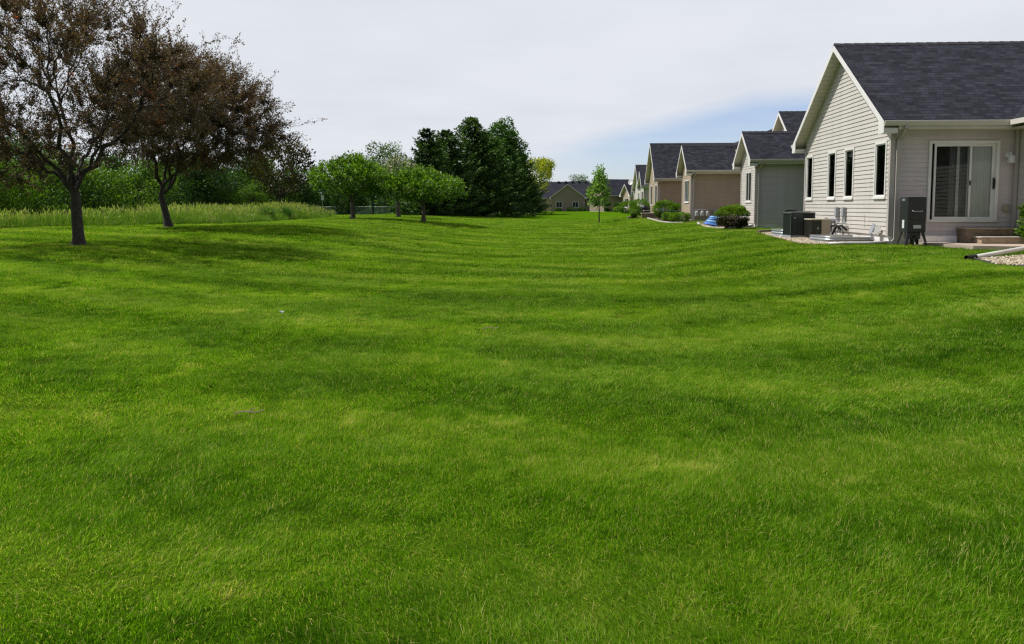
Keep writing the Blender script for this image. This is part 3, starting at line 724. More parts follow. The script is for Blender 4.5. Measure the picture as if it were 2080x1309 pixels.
for k in range(26):
    q = Vector(hp(k*.2+.02)); q2 = Vector(hp(k*.2+.22)); hc.bar(q+Vector((0,0,.05)), q2+Vector((0,0,.02)), .26, .03)
hc.build('hip_cap', M['ridge'], rfm)
# gas meter manifold by C
gm_ = empty('gas_meter', (7.98, 46.2, gz(7.98, 46.2)), 0, 'row of grey gas meters and pipes against the shaded tan wall', 'gas meter')
c = MB()
for k in range(3):
    c.tube([(k*.32, 0, 0), (k*.32, 0, .62), (k*.32+.1, 0, .70)], .022, 6)
c.tube([(0, 0, .70), (.95, 0, .70)], .02, 6); c.tube([(0, 0, .52), (.9, 0, .52)], .02, 6); c.tube([(1.25, .05, 0), (1.25, .05, .78)], .03, 6); c.build('pipe', M['grey_pvc'], gm_)
for k in range(3):
    c = MB(); c.box(k*.32+.04, k*.32+.24, -.14, 0, .32, .52); c.lathe([(0,0),(.09,0),(.09,.1),(.05,.13),(0,.13)], (k*.32+.14, -.06, .5), 12); c.build('meter', M['lead'], gm_, bevel=.02)
c = MB(); c.lathe([(0, 0), (.14, 0), (.15, .08), (.15, .28), (.13, .34), (0, .36)], (1.25, -.10, .34), 14); c.build('electric_meter', M['grey_pvc'], gm_)

# ---- third house (grey) and fourth (tan), farther along
hE = empty('grey_house', (0, 0, 0), 0, 'third house of the row, pale grey, its sunlit gable thin beyond the tan house', 'house')
wing(hE, 9.0, 13, 83.0, 86.6, .68, .9, 3.66, 5.30, 'sid_grey', wins=[(83.6, 85.2, 1.6, 3.1, 2)])
wing(hE, 9.55, 15, 91.6, 98.4, .68, .9, 3.62, 6.50, 'sid_grey', wins=[(93, 94.2, 1.6, 3.1, 2)], spouts=(0, 0))
wing(hE, 10.0, 14, 101.5, 104.5, .6, .8, 3.4, 4.9, 'sid_grey', wins=[(102, 103.4, 1.5, 2.9, 2)], spouts=(0, 0))
mw = MB(); mw.box(11.6, 19, 84, 104, .4, 3.6); mw.build('main_wall', M['sid_grey'], hE)
rr_ = MB(); rr_.slab([(11.2, 83.6, 3.64), (15.2, 87.6, 5.8), (15.2, 101, 5.8), (11.2, 104.6, 3.64)], .05); rr_.slab([(11.2, 83.6, 3.64), (19.2, 83.6, 3.64), (15.2, 87.6, 5.8)], .05)
rr_.build('main_roof', M['roof'], hE, planar_uv=True)

hG = empty('tan_house', (13.9, 124, 0), R(22), 'fourth house, tan with a pointed window gable and a satellite dish on its dark roof', 'house')
wing(hG, -1.1, 5, 3.6, 6.2, .55, .75, 3.30, 5.15, 'sid_tan', wins=[(4.2, 5.6, 1.2, 2.75, 3)], spouts=(0, 0), ov=.4, oe=.5)
mw = MB(); lap(mw, (-3.6, 8.2), (8, 8.2), .75, [(0, 3.1), (11.6, 3.1)]); lap(mw, (-3.6, 14), (-3.6, 8.2), .75, [(0, 3.1), (5.8, 3.1)]); mw.build('main_wall', M['sid_brown_shaded'], hG)  # shaded walls of the tan house use the darker brown copy
f = MB(); f.box(-3.58, 8, 8.22, 14, 0, .75); f.build('foundation', M['found_tan'], hG)
rr_ = MB(); rr_.slab([(-4.0, 7.8, 3.25), (9, 7.8, 3.25), (9, 11.4, 6.10), (-4.0, 11.4, 6.10)], .05); rr_.slab([(-4.0, 15, 3.25), (9, 15, 3.25), (9, 11.4, 6.10), (-4.0, 11.4, 6.10)], .05); rr_.build('main_roof', M['roof'], hG, planar_uv=True)
g = MB(); g.box(-4.0, 8, 7.68, 7.8, 3.12, 3.24); g.build('gutter', M['cream'], hG)
g = MB(); lap(g, (-3.6, 14), (-3.6, 8.2), 3.1, [(0, 3.1), (2.6, 5.7), (5.8, 3.1)]); g.build('gable_wall', M['sid_tan'], hG)
ds = empty('satellite_dish', (11.75, 127.6, 4.85), 0, 'pale satellite dish on the dark roof of the fourth house', 'satellite dish')
c = MB(); c.lathe([(0, 0), (.2, .02), (.36, .07), (.42, .11), (.36, .08), (.2, .03), (0, .01)], (0, 0, 0), 18); d_ = c.build('dish', M['lead'], ds, smooth=True); d_.rotation_euler = (R(62), 0, R(-28)); d_.location = (0, 0, .55); d_.scale = (1.1, 1.5, 1)
c = MB(); c.tube([(0, 0, -.3), (0, .05, .3), (0, 0, .5)], .03, 6); c.tube([(0, -.02, .3), (-.1, -.45, .55)], .015, 6); c.build('mast', M['grey_pvc'], ds)

hF = empty('brown_house', (1.55, 145, 0), R(90), 'wide brown house closing the far end of the lawn, low gable with two windows', 'house')
# local -X faces the camera; local y runs to the left in view
wing(hF, 0, 8, -3.1, 3.1, .38, .55, 3.05, 5.62, 'sid_brown_shaded', wins=[(-2.05, -.85, 1.15, 2.15+.15, 2), (1.0, 2.2, 1.15, 2.30, 2)], found='found_tan', spouts=(0, 0), oe=.4, ridge_cap=False)
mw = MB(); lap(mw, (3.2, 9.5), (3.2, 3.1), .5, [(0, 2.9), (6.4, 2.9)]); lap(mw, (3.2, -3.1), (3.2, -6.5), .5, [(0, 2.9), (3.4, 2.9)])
mw.build('main_wall', M['sid_brown_shaded'], hF)
rr_ = MB(); rr_.slab([(2.8, -6.9, 3.05), (2.8, 10, 3.05), (7.6, 10, 6.1), (7.6, -4.2, 6.35)], .05); rr_.slab([(12, -6.9, 3.05), (12, 10, 3.05), (7.6, 10, 6.1), (7.6, -4.2, 6.35)], .05); rr_.slab([(2.8, -6.9, 3.05), (7.6, -4.2, 6.35), (12, -6.9, 3.05)], .05); rr_.build('main_roof', M['roof'], hF, planar_uv=True)
rv = MB()
for y in (-3.6, -2.3, -1.0, .3, 1.7): rv.box(7.0, 7.4, y-.2, y+.2, 5.9, 6.32)
rv.build('roof_vent', M['black'], hF)
g = MB(); g.box(2.68, 2.8, -6.9, -3.6, 2.9, 3.03); g.box(2.68, 2.8, 3.6, 10, 2.9, 3.03); g.build('gutter', M['cream'], hF)
window(hF, (3.2, -4.1), (0, -1), .75, 2.7, 1.3, 1)
g = MB(); g.box(1.0, 1.9, 3.2, 4.0, .3, 2.85); g.build('chimney_chase', M['sid_tan'], hF)
hH = empty('tan_house', (8.9, 131.0, 0), R(22), 'sunlit tan gable end half hidden behind the young staked tree', 'house')
wing(hH, 0, 5.5, 2, 7, .45, .6, 3.1, 5.3, 'sid_tan', wins=[(3.4, 5.2, 1.0, 2.5, 2)], spouts=(0, 0), found='found_tan')

# ------------------------------------------------------------------ things by the nearest house
def condenser(name, loc, w, d, h, body, fin, top, label, kind):
    t = empty(name, loc, R(3), label, 'air conditioner')
    if kind == 'round':
        b = MB(); b.box(-w/2+.02, w/2-.02, -d/2+.02, d/2-.02, .04, h-.05); b.build('coil', fin, t)
        b = MB()
        n = 15
        b2 = MB()
        for k in range(n):     # vertical louvre ribs
            u = -w/2+.05+(w-.1)*k/(n-1)
            if not (.0 < (u+w/2)/w < .45): b.box(u-.008, u+.008, -d/2-.004, -d/2+.02, .06, h-.07)
            v = -d/2+.05+(d-.1)*k/(n-1); b2.box(-w/2-.004, -w/2+.02, v-.008, v+.008, .06, h-.07)
        b2.build('louvre', body, t)
        b.build('louvre', body, t)
        b = MB(); b.box(-w/2-.01, -w/2+.34, -d/2-.012, -d/2+.016, .03, h-.05)
        for u in np.linspace(-w/2+.02, -w/2+.32, 9): b.box(u-.006, u+.006, -d/2-.018, -d/2-.012, .06, h-.1)
        b.box(-w/2-.012, -w/2+.05, -d/2-.012, -d/2+.05, .03, h-.05); b.box(-w/2-.012, -w/2+.04, d/2-.05, d/2+.01, .03, h-.05); b.box(w/2-.05, w/2+.012, -d/2-.012, -d/2+.05, .03, h-.05)
        b.build('corner_panel', body, t)
        b = MB(); b.box(-w/2-.02, w/2+.02, -d/2-.02, d/2+.02, h-.06, h); o = b.build('top_cover', body, t, bevel=.02)
        b = MB()
        for r_ in (.1, .16, .22, .28, .34): b.tube([(r_*math.cos(a), r_*math.sin(a), h+.012) for a in np.linspace(0, 2*math.pi, 25)], .004, 4, False)
        b.build('fan_grille', M['wire'], o)
        b = MB(); b.box(-w/2-.03, w/2+.03, -d/2-.03, d/2+.03, -.05, .04); b.build('base_pad', M['grey_pvc'], t)
        b = MB(); b.lathe([(0,0),(.022,0),(.022,.004),(0,.004)], (0,0,0), 12); b.v = [(v[0]-w/2+.10, -d/2-.02-v[2], v[1]+h-.17) for v in b.v]; b.build('badge', M['lead'], t)
    else:
        b = MB(); b.box(-w/2+.02, w/2-.30, -d/2+.02, d/2-.02, .02, h-.04); b.box(-w/2+.02, w/2-.02, -d/2+.05, d/2-.02, .02, h-.04); b.build('coil', fin, t)
        b = MB(); b.box(w/2-.26, w/2+.005, -d/2, -d/2+.3, .0, h-.03); b.build('side_panel', body, t, bevel=.01)
        b = MB(); b.box(-w/2-.02, w/2+.02, -d/2-.02, d/2+.02, h-.035, h); b.build('top_cover', top, t, bevel=.012)
        b = MB()
        for z in np.linspace(.05, h-.08, 7): b.box(-w/2-.004, w/2-.27, -d/2+.0, -d/2+.006, z-.003, z+.003); b.box(-w/2-.004, -w/2+.003, -d/2, d/2, z-.003, z+.003)
        for u in np.linspace(-w/2, w/2-.28, 6): b.box(u-.003, u+.003, -d/2-.002, -d/2+.004, .03, h-.04)
        for v in np.linspace(-d/2, d/2, 6): b.box(-w/2-.006, -w/2, v-.003, v+.003, .03, h-.04)
        b.build('guard_grille', M['wire'], t)
        b = MB(); b.box(-w/2-.02, w/2+.02, -d/2-.02, d/2+.02, -.05, .012); b.build('base_pad', M['concrete'], t)
        b = MB(); b.add([(-w/2+.17, -d/2-.006, .27), (-w/2+.22, -d/2-.006, .27), (-w/2+.195, -d/2-.006, .35)], [(0,1,2)]); b.build('badge', M['lead'], t)
    return t
condenser('air_conditioner', (7.32, 24.05, gz(7.3, 24.05)+.055), .70, .70, .74, M['ac_dark'], M['ac_fin'], None, 'larger dark green air conditioner with ribbed sides on the gravel', 'round')
condenser('air_conditioner', (7.56, 23.05, gz(7.5, 23.05)+.04), .56, .50, .57, M['ac_tan'], M['ac_coil'], M['ac_top'], 'smaller tan air conditioner with wire grille beside the metal window well', 'flat')

def window_well(y0, y1, out, z0, z1, label):
    t = empty('window_well', (8.28, (y0+y1)/2, z0), 0, label, 'window well')
    hw = (y1-y0)/2; path = []
    path.append((0, hw)); 
    for a in np.linspace(math.pi/2, math.pi*1.5, 22):
        ca, sa = math.cos(a), math.sin(a)
        path.append((-(out-.42)+.42*math.copysign(abs(ca)**.6, ca) if abs(ca) > 1e-6 else -(out-.42), hw*math.copysign(abs(sa)**.55, sa)))
    path.append((0, -hw))
    m_ = MB(); nz = 26; H_ = z1-z0; n = len(path); cx = sum(p[0] for p in path)/n
    for k in range(nz):
        z = H_*k/(nz-1); bulge = .018*math.cos(2*math.pi*z/.085)
        for (x, y) in path:
            r_ = math.hypot(x+out*.4, y) or 1; m_.v.append((x+bulge*(x+out*.4)/r_, y+bulge*y/r_, z-.08))
    for k in range(nz-1):
        for i in range(n-1): m_.f.append((k*n+i, k*n+i+1, (k+1)*n+i+1, (k+1)*n+i))
    o = m_.build('corrugated_wall', M['steel'], t, smooth=True); s_ = o.modifiers.new('thick', 'SOLIDIFY'); s_.thickness = .006
    rim = MB(); rim.tube([(x, y, H_-.07) for x, y in path], .011, 6); rim.build('rim', M['steel'], t)
    fl = MB(); fl.poly([(x*.98, y*.98, -.02) for x, y in path]); fl.build('well_floor', M['gravel_base'], t)
window_well(20.75, 22.25, 1.30, .56, .79, 'corrugated steel window well nearest the corner of the grey house')
window_well(24.95, 26.3, 1.25, .58, .84, 'corrugated steel window well half hidden behind the larger air conditioner')

tb = empty('storage_tote', (7.90, 26.9, gz(7.9, 26.9)), 0, 'black plastic tote standing behind the larger air conditioner', 'tote')
b = MB(); b.add([(-.14,-.12,0),(.14,-.12,0),(.14,.12,0),(-.14,.12,0),(-.17,-.14,.84),(.17,-.14,.84),(.17,.14,.84),(-.17,.14,.84)], [(0,3,2,1),(4,5,6,7),(0,1,5,4),(1,2,6,5),(2,3,7,6),(3,0,4,7)]); b.build('tote_body', M['black'], tb, bevel=.02)
b = MB(); b.box(-.19, .19, -.16, .16, .842, .865); b.build('tote_lid', M['black_side'], tb, bevel=.01)

# smoker grill
sg_ = empty('smoker_grill', (8.60, 19.33, .60), 0, 'black upright smoker grill on splayed legs beside the sliding door', 'grill')
b = MB(); b.box(-.21, .21, -.215, .23, .30, 1.16); b.build('cabinet', M['black_side'], sg_, bevel=.012)
b = MB(); b.box(-.212, .212, -.235, -.217, .62, 1.15); b.build('cabinet_door', M['black'], sg_, bevel=.006)
b = MB(); b.box(-.212, .212, -.235, -.217, .32, .61); b.build('cabinet_door', M['black'], sg_, bevel=.006)
b = MB(); b.tube([(-.12, -.235, .83), (-.10, -.28, .81), (.10, -.28, .81), (.12, -.235, .83)], .010, 8); b.build('handle', M['steel'], sg_)
for sx in (-1, 1):
    for sy in (-1, 1):
        b = MB(); b.add([(sx*.20, sy*.20, .31), (sx*.12, sy*.20, .31), (sx*.20, sy*.13, .31), (sx*.26, sy*.25, -.01), (sx*.21, sy*.25, -.01), (sx*.26, sy*.20, -.01)], [(0,1,4,3), (0,3,5,2), (1,2,5,4), (0,2,1), (3,4,5)]); b.build('leg', M['black'], sg_)
b = MB(); b.box(-.12, .12, -.17, .12, .14, .30); b.tube([(0, -.17, .2), (0, -.22, .2)], .03, 10); b.tube([(0, 0, .14), (.02, 0, -.01)], .05, 8); b.build('burner_box', M['black'], sg_)
b = MB(); b.box(-.08, .10, -.240, -.236, .40, .48); b.build('sticker', M['sticker'], sg_)
b = MB(); b.box(-.216, -.212, -.05, .06, .40, .60); b.build('sticker', M['sticker'], sg_)
b = MB(); b.box(-.215, -.211, -.06, .12, 1.06, 1.12); b.build('side_vent', M['steel'], sg_)

# wooden steps
st_ = empty('wooden_steps', (10.65, 19.5, .637), 0, 'two weathered wooden box steps below the sliding door', 'steps')
b = MB(); b.box(-.70, .58, -.02, .42, 0, .33); b.build('riser_box', M['wood'], st_, bevel=.006)
for k in range(3):
    b = MB(); b.box(-.73, .60, -.05+k*.16, .10+k*.16, .332, .365); b.build('tread', M['wood_lt'], st_, bevel=.005)
b = MB(); b.box(-.52, .68, -.40, -.03, 0, .135); b.build('riser_box', M['wood_lt'], st_, bevel=.006)
for k in range(2):
    b = MB(); b.box(-.55, .71, -.43+k*.19, -.255+k*.19, .137, .168); b.build('tread', M['slab_lt'], st_, bevel=.005)
b = MB(); b.box(8.95, 9.9, 19.84, 19.90, .61, .80); b.box(9.45, 9.92, 19.82, 19.838, .61, .78); tag(b.build('foundation_board', M['found']), 'pale board leaning on the foundation under the sliding door', 'board')

# drain pipes
def pipe(pts, r, label, mt='white_pipe', name='drain_pipe', flat=False):
    c = MB(); P_ = [(x, y, gz(x, y)+r+dz) for x, y, dz in pts]
    c.tube(P_, r, 10); o = c.build(name, M[mt], smooth=True); return tag(o, label, 'pipe')
pipe([(7.95, 15.30, .0), (8.9, 15.98, .06), (9.8, 16.62, .12), (11.25, 17.6, .2)], .045, 'long white drain pipe ending in the lawn beside the near gravel bed')
c = MB(); c.tube([(7.80, 15.22, gz(7.8, 15.22)+.05), (8.05, 15.36, gz(8, 15.4)+.06)], [.045, .045], 12, False); c.tube([(7.98, 15.45, gz(8, 15.4)+.05), (8.15, 15.57, gz(8.3, 15.7)+.05)], .035, 10); tag(c.build('pipe_outlet', M['rubber'], smooth=True), 'black corrugated outlet round the tip of the white drain pipe', 'pipe')
pipe([(8.25, 19.88, .03), (7.7, 19.75, .02), (7.15, 19.72, .02), (6.75, 19.72, .02)], .035, 'pale downspout extension lying in front of the steel window well')
pipe([(8.7, 35.2, .10), (8.2, 34.6, .05), (7.6, 33.9, .02), (7.25, 33.5, .01)], .045, 'white downspout extension lying under the clipped round hedge')
pipe([(7.7, 46.35, .06), (7.3, 45.6, .02), (6.95, 45.2, .0)], .045, 'short white downspout end at the corner of the tan house')
# timbers and edging
def timber(a, b, label, mt='timber', w=.10, h=.10):
    c = MB(); c.bar((a[0], a[1], gz(*a)+h/2), (b[0], b[1], gz(*b)+h/2), w, h); return tag(c.build('landscape_timber', M[mt], bevel=.012), label, 'timber')
timber((7.22, 28.4), (8.75, 30.6), 'landscape timber edging the far end of the gravel beside the grey house', w=.12, h=.12)
def edging(poly, label):
    c = MB(); P_ = [(x, y, gz(x, y)+.01) for x, y in poly]; c.tube(P_, .03, 8); tag(c.build('bed_edging', M['edging'], smooth=True), label, 'edging')
edging([(7.98, 15.2), (7.80, 14.2), (8.2, 13.15), (9.5, 12.6), (11.2, 12.3)], 'black plastic edging round the near gravel bed')
def curb(poly, label):
    c = MB()
    P_ = [(x, y, gz(x, y)+.02) for x, y in poly]
    for a, b in zip(P_[:-1], P_[1:]): c.bar(a, b, .12, .09)
    tag(c.build('bed_curb', M['slab_lt'], bevel=.01), label, 'curb')
curb([(6.95, 43.6), (6.35, 44.6), (6.18, 48), (6.32, 53), (6.5, 58.0)], 'pale kerb curving round the shrub bed of the tan house')
curb([(8.1, 34.5), (7.35, 34.35), (6.98, 36.4), (7.1, 38.5)], 'pale kerb at the foot of the clipped round hedge')
curb([(7.15, 40.0), (7.62, 42.9), (8.9, 45.0)], 'pale kerb beside the blue plastic pool')

# blue wading pool leaning on its side against the hedge
bp_ = empty('wading_pool', (7.50, 37.8, gz(7.5, 37.8)+.02), R(12), 'blue and pale blue plastic wading pool turned over behind the clipped hedge', 'wading pool')
prof = [(.02, .80), (.30, .79), (.38, .74), (.42, .66), (.40, .62), (.46, .54), (.50, .46), (.47, .42), (.53, .33), (.57, .24), (.54, .20), (.60, .12), (.66, .02)]
def squash(mb): mb.v = [(v[0]*.82+.14*v[2], v[1]*.62, v[2]*.54 - .16*v[0]+.03) for v in mb.v]; return mb
squash(MB().lathe(prof[:5], (0, 0, 0), 28)).build('pool_base', M['blue_lt'], bp_, smooth=True)
squash(MB().lathe(prof[4:8], (0, 0, 0), 28)).build('pool_wall', M['blue'], bp_, smooth=True)
squash(MB().lathe(prof[7:11], (0, 0, 0), 28)).build('pool_wall', M['blue_lt'], bp_, smooth=True)
squash(MB().lathe(prof[10:] + [(.70, .0), (.70, -.03), (.62, -.02)], (0, 0, 0), 28)).build('pool_rim', M['blue'], bp_, smooth=True)

# patio furniture of the tan house
pd = empty('retaining_wall', (6.05, 57.0, gz(6.05, 57)), 0, 'low brown block retaining wall with a pale cap beside the tan house patio', 'retaining wall')
b = MB(); b.box(0, 1.6, 0, .4, -.1, .36); b.box(-.85, .0, 1.6, 2.1, -.1, .14); b.build('block_course', M['brickblock'], pd, bevel=.02)
b = MB(); b.box(-.05, 1.65, -.05, .45, .36, .42); b.build('cap', M['slab_lt'], pd, bevel=.01)
pt_ = empty('patio_table', (6.9, 58.8, gz(6.9, 58.8)), 0, 'low pale patio table behind the block retaining wall', 'table')
b = MB(); b.box(-.55, .55, -.4, .4, .50, .55); b.build('tabletop', M['slab_lt'], pt_)
for sx in (-.48, .48):
    for sy in (-.34, .34): b = MB(); b.box(sx-.03, sx+.03, sy-.03, sy+.03, 0, .5); b.build('leg', M['wood'], pt_)
pp = empty('flower_pot', (5.55, 57.9, gz(5.5, 57.9)), 0, 'dark pot of yellow flowers at the end of the retaining wall', 'flower pot')
MB().lathe([(0, 0), (.16, 0), (.24, .36), (.26, .38), (.22, .38), (.2, .3), (0, .3)], (0, 0, 0), 14).build('pot', M['black_side'], pp, smooth=True)
gp = empty('storage_bench', (6.75, 47.6, gz(6.7, 47.6)), R(4), 'dark green plastic storage box between the bright shrubs', 'storage box')
b = MB(); b.box(-.38, .5, -.22, .3, 0, .58); b.build('box_body', M['green_box'], gp, bevel=.02)
b = MB(); b.box(-.42, .54, -.26, .34, .58, .66); b.build('box_lid', M['green_box'], gp, bevel=.02)
ch = empty('patio_chair', (7.15, 53.5, gz(7.1, 53.5)), R(20), 'grey high-backed patio chair beside the leafy hedge of the tan house', 'chair')
b = MB(); b.box(-.26, .26, -.25, .25, .40, .44); b.build('seat', M['grey_pvc'], ch)
b = MB(); b.add([(-.25, .23, .44), (.25, .23, .44), (.23, .42, 1.12), (-.23, .42, 1.12), (-.25, .26, .44), (.25, .26, .44), (.23, .45, 1.12), (-.23, .45, 1.12)], [(0,1,2,3), (7,6,5,4), (0,4,5,1), (1,5,6,2), (2,6,7,3), (3,7,4,0)]); b.build('backrest', M['grey_pvc'], ch)
for sx in (-.23, .23):
    for sy in (-.22, .22): b = MB(); b.bar((sx, sy, .4), (sx*1.15, sy*1.15, 0), .03); b.build('leg', M['grey_pvc'], ch)
gk = empty('barbecue_grill', (6.55, 59.9, gz(6.6, 59.9)), 0, 'covered grey barbecue beside the gable of the tan house', 'grill')
b = MB(); b.box(-.24, .24, -.22, .22, .0, .70); b.build('cover', M['black_side'], gk, bevel=.05)
b = MB(); b.lathe([(.30, 0), (.28, .14), (.15, .24), (0, .26)], (0, 0, .70), 10); b.build('hood', M['black_side'], gk, smooth=True)

# ------------------------------------------------------------------ foliage machinery
def leafquads(P, D, size, rng, aspect=.55, updown=.35, jitter=1.0):
    """rhombic leaves at P with preferred axis D (unit-ish)"""
    n = len(P)
    A = D + rng.normal(0, .55*jitter, (n, 3)); A /= np.linalg.norm(A, axis=1, keepdims=True) + 1e-9
    Nn = rng.normal(0, 1, (n, 3)); Nn[:, 2] += updown*3
    B = np.cross(Nn, A); B /= np.linalg.norm(B, axis=1, keepdims=True) + 1e-9
    s = (size * rng.uniform(.6, 1.3, n))[:, None]
    v0 = P; v1 = P + A*s*.5 + B*s*aspect*.5; v2 = P + A*s; v3 = P + A*s*.5 - B*s*aspect*.5
    V = np.stack([v0, v1, v2, v3], 1).reshape(-1, 3)
    F = np.arange(4*n).reshape(-1, 4)
    return V, F

def polytubes(polys, nside=5):
    """polys: list of (pts (k,3), radii (k)) -> V,F"""
    Vs = []; Fs = []; base = 0
    for pts, rad in polys:
        pts = np.asarray(pts); k = len(pts); rad = np.asarray(rad)
        ns_ = nside if rad[0] > .02 else 3
        t = np.gradient(pts, axis=0); t /= np.linalg.norm(t, axis=1, keepdims=True) + 1e-9
        up = np.array([0, 0, 1.]) if abs(t[0, 2]) < .9 else np.array([1., 0, 0])
        a = np.cross(t, up); a /= np.linalg.norm(a, axis=1, keepdims=True) + 1e-9; b = np.cross(a, t)
        th = np.arange(ns_)*2*np.pi/ns_
        ring = pts[:, None] + rad[:, None, None]*(a[:, None]*np.cos(th)[None, :, None] + b[:, None]*np.sin(th)[None, :, None])
        Vs.append(ring.reshape(-1, 3))
        i = np.arange(k-1)[:, None]; j = np.arange(ns_)[None]
        j2 = (j+1) % ns_
        Fs.append(np.stack([i*ns_+j, i*ns_+j2, (i+1)*ns_+j2, (i+1)*ns_+j], 2).reshape(-1, 4)+base)
        base += k*ns_
    return np.concatenate(Vs), np.concatenate(Fs)

def bend(p0, d0, p1, rng, wob=.06, k=6):
    """curved path leaving p0 along d0 and ending at p1"""
    L_ = np.linalg.norm(p1-p0); c = p0 + d0*L_*.45
    t = np.linspace(0, 1, k)[:, None]
    q = (1-t)**2*p0 + 2*t*(1-t)*c + t*t*p1
    q[1:-1] += rng.normal(0, wob*L_/k, (k-2, 3))
    e = q[-1]-q[-2]; return q, e/(np.linalg.norm(e)+1e-9)

def kgroups(P, k, rng):
    c = P[rng.choice(len(P), k, replace=False)]
    for _ in range(4):
        a = np.argmin(((P[:, None]-c[None])**2).sum(2), 1)
        for i in range(k):
            if (a == i).any(): c[i] = P[a == i].mean(0)
    return [np.where(a == i)[0] for i in range(k) if (a == i).any()]

def branchy_tree(tips, trunk, r0, rng, forks=(7, 5, 5), frac=(.62, .6, .6), upk=.35, wob=.10):
    """tips: (n,3) targets; trunk: (k,3) path. returns wood polys, twig polys"""
    wood = []; twigs = []
    n = len(tips); gam = .47
    tr = np.asarray(trunk, float); rt = np.linspace(r0, r0*.72, len(tr)); rt[0] *= 1.35
    wood.append((tr, rt))
    top = tr[-1]; td = tr[-1]-tr[-2]; td /= np.linalg.norm(td)
    def rec(pos, d, idx, lev, r):
        P = tips[idx]
        if lev >= len(forks) or len(idx) <= 3:
            for q in P:
                u = (q-pos); L_ = np.linalg.norm(u); dd = d*.5+u/L_*.7+np.array([0, 0, upk*.3]); dd /= np.linalg.norm(dd)
                path, e = bend(pos, dd, q, rng, wob, 6); twigs.append((path, np.linspace(max(r*.5, .006), .0025, 6)))
            return
        k = min(forks[lev], len(idx))
        for g in kgroups(P, k, rng):
            sub = idx[g]; c = tips[sub].mean(0)
            f = frac[lev]*rng.uniform(.8, 1.1)
            st = pos
            end = pos + (c-pos)*f
            u = end-st; L_ = np.linalg.norm(u)+1e-6
            dd = d*.35+u/L_*.8+np.array([0, 0, upk*(.4 if lev else .1)]); dd /= np.linalg.norm(dd)
            path, e = bend(st, dd, end, rng, wob, 7)
            r1 = min(r*.85, r0*(len(sub)/n)**gam)
            r2 = max(r1*.62, .007)
            wood.append((path, np.linspace(r1, r2, 7)))
            rec(end, e, sub, lev+1, r2)
    rec(top, td, np.arange(n), 0, r0*.72)
    return wood, twigs

def ellips(rng, n, specs, shell=.45):
    """n tip targets in a union of ellipsoids (cx,cy,cz,rx,ry,rz,weight), biased outward"""
    w = np.array([s[6] for s in specs], float); w /= w.sum(); out = []
    for s, k in zip(specs, (w*n).astype(int)+1):
        v = rng.normal(0, 1, (k, 3)); v /= np.linalg.norm(v, axis=1, keepdims=True)
        r_ = rng.uniform(shell**3, 1, k)**(1/3.)
        out.append(np.array(s[:3]) + v*r_[:, None]*np.array(s[3:6]))
    return np.concatenate(out)

def twig_leaves(twigs, per, size, rng, aspect=.55, spread=.03, start=.1, updown=.3, jitter=1.0):
    P = []; D = []
    for path, r_ in twigs:
        k = len(path); L_ = np.linalg.norm(np.diff(path, axis=0), axis=1).sum()
        m = max(3, int(L_*per)); t = rng.uniform(start, 1, m)*(k-1); i = np.minimum(t.astype(int), k-2); f = (t-i)[:, None]
        p = path[i]*(1-f)+path[i+1]*f; d = path[i+1]-path[i]; d = d/(np.linalg.norm(d, axis=1, keepdims=True)+1e-9)
        P.append(p+rng.normal(0, spread, (m, 3))); D.append(d)
    P = np.concatenate(P); D = np.concatenate(D)
    V, F = leafquads(P, D, size, rng, aspect, updown, jitter)
    return V, F

def tree_from(name, loc, trunk, tips, r0, leafm, barkm, seed, label, cat='tree', group=None, per=38, size=.06, forks=(7, 5, 5), frac=(.62, .6, .6), spread=.03, upk=.35, aspect=.55, vfn=None, start=.1, wob=.10, updown=.3, jitter=1.0):
    rng = np.random.default_rng(seed)
    root = empty(name, loc, 0, label, cat, group)
    wood, twigs = branchy_tree(tips, trunk, r0, rng, forks, frac, upk, wob)
    V, F = polytubes(wood[:1], 12); link('trunk', npmesh('trunk', V, F, smooth=True), barkm, root)
    V, F = polytubes(wood[1:]+twigs, 6); link('limbs', npmesh('limbs', V, F, smooth=True), barkm, root)
    V, F = twig_leaves(twigs, per, size, rng, aspect, spread, start, updown, jitter)
    # also a few leaves on last wood
    v = np.clip(rng.normal(.5, .2, len(F)), 0, .93)
    if vfn is not None: v = vfn(v, V.reshape(-1, 4, 3)[:, 0], rng)
    link('crown', npmesh('crown', V, F, attr=v), leafm, root)
    return root

# ---- crabapples
def red_bits(v, P, rng):
    v = v*.95
    cents = P[rng.choice(len(P), 26)]; low = cents[:, 2] < 5
    for c in cents:
        d = np.linalg.norm(P-c, axis=1); k = (d < rng.uniform(.10, .34)) & (rng.random(len(P)) < .35)
        v[k] = 1.05
    return v
rng = np.random.default_rng(11)
b1 = (-12.55, 19.35)
tips = ellips(rng, 4200, [(-.4, -.3, 4.3, 3.9, 4.3, 2.5, 3), (-.5, 0, 5.6, 2.7, 2.8, 1.9, 1.2), (-1.6, -.2, 2.9, 2.4, 2.4, 1.0, .5), (2.4, .2, 4.0, 1.8, 1.9, 1.5, .7)], .35)
tips = np.concatenate([tips, ellips(rng, 130, [(-1.7, .2, 1.9, 1.3, 1.3, .6, 1)], .2)]); tips = tips[tips[:, 2] > 1.35]
sp = rng.choice(len(tips), 260, replace=False)   # long shoots reaching out of the crown
dirs = tips[sp]-np.array([0, 0, 2.6]); dirs /= np.linalg.norm(dirs, axis=1, keepdims=True); up_ = tips[sp, 2] > 3.5
tips[sp] += (dirs*rng.uniform(.2, .9, (len(sp), 1)) + np.array([0, 0, .35]))*up_[:, None]
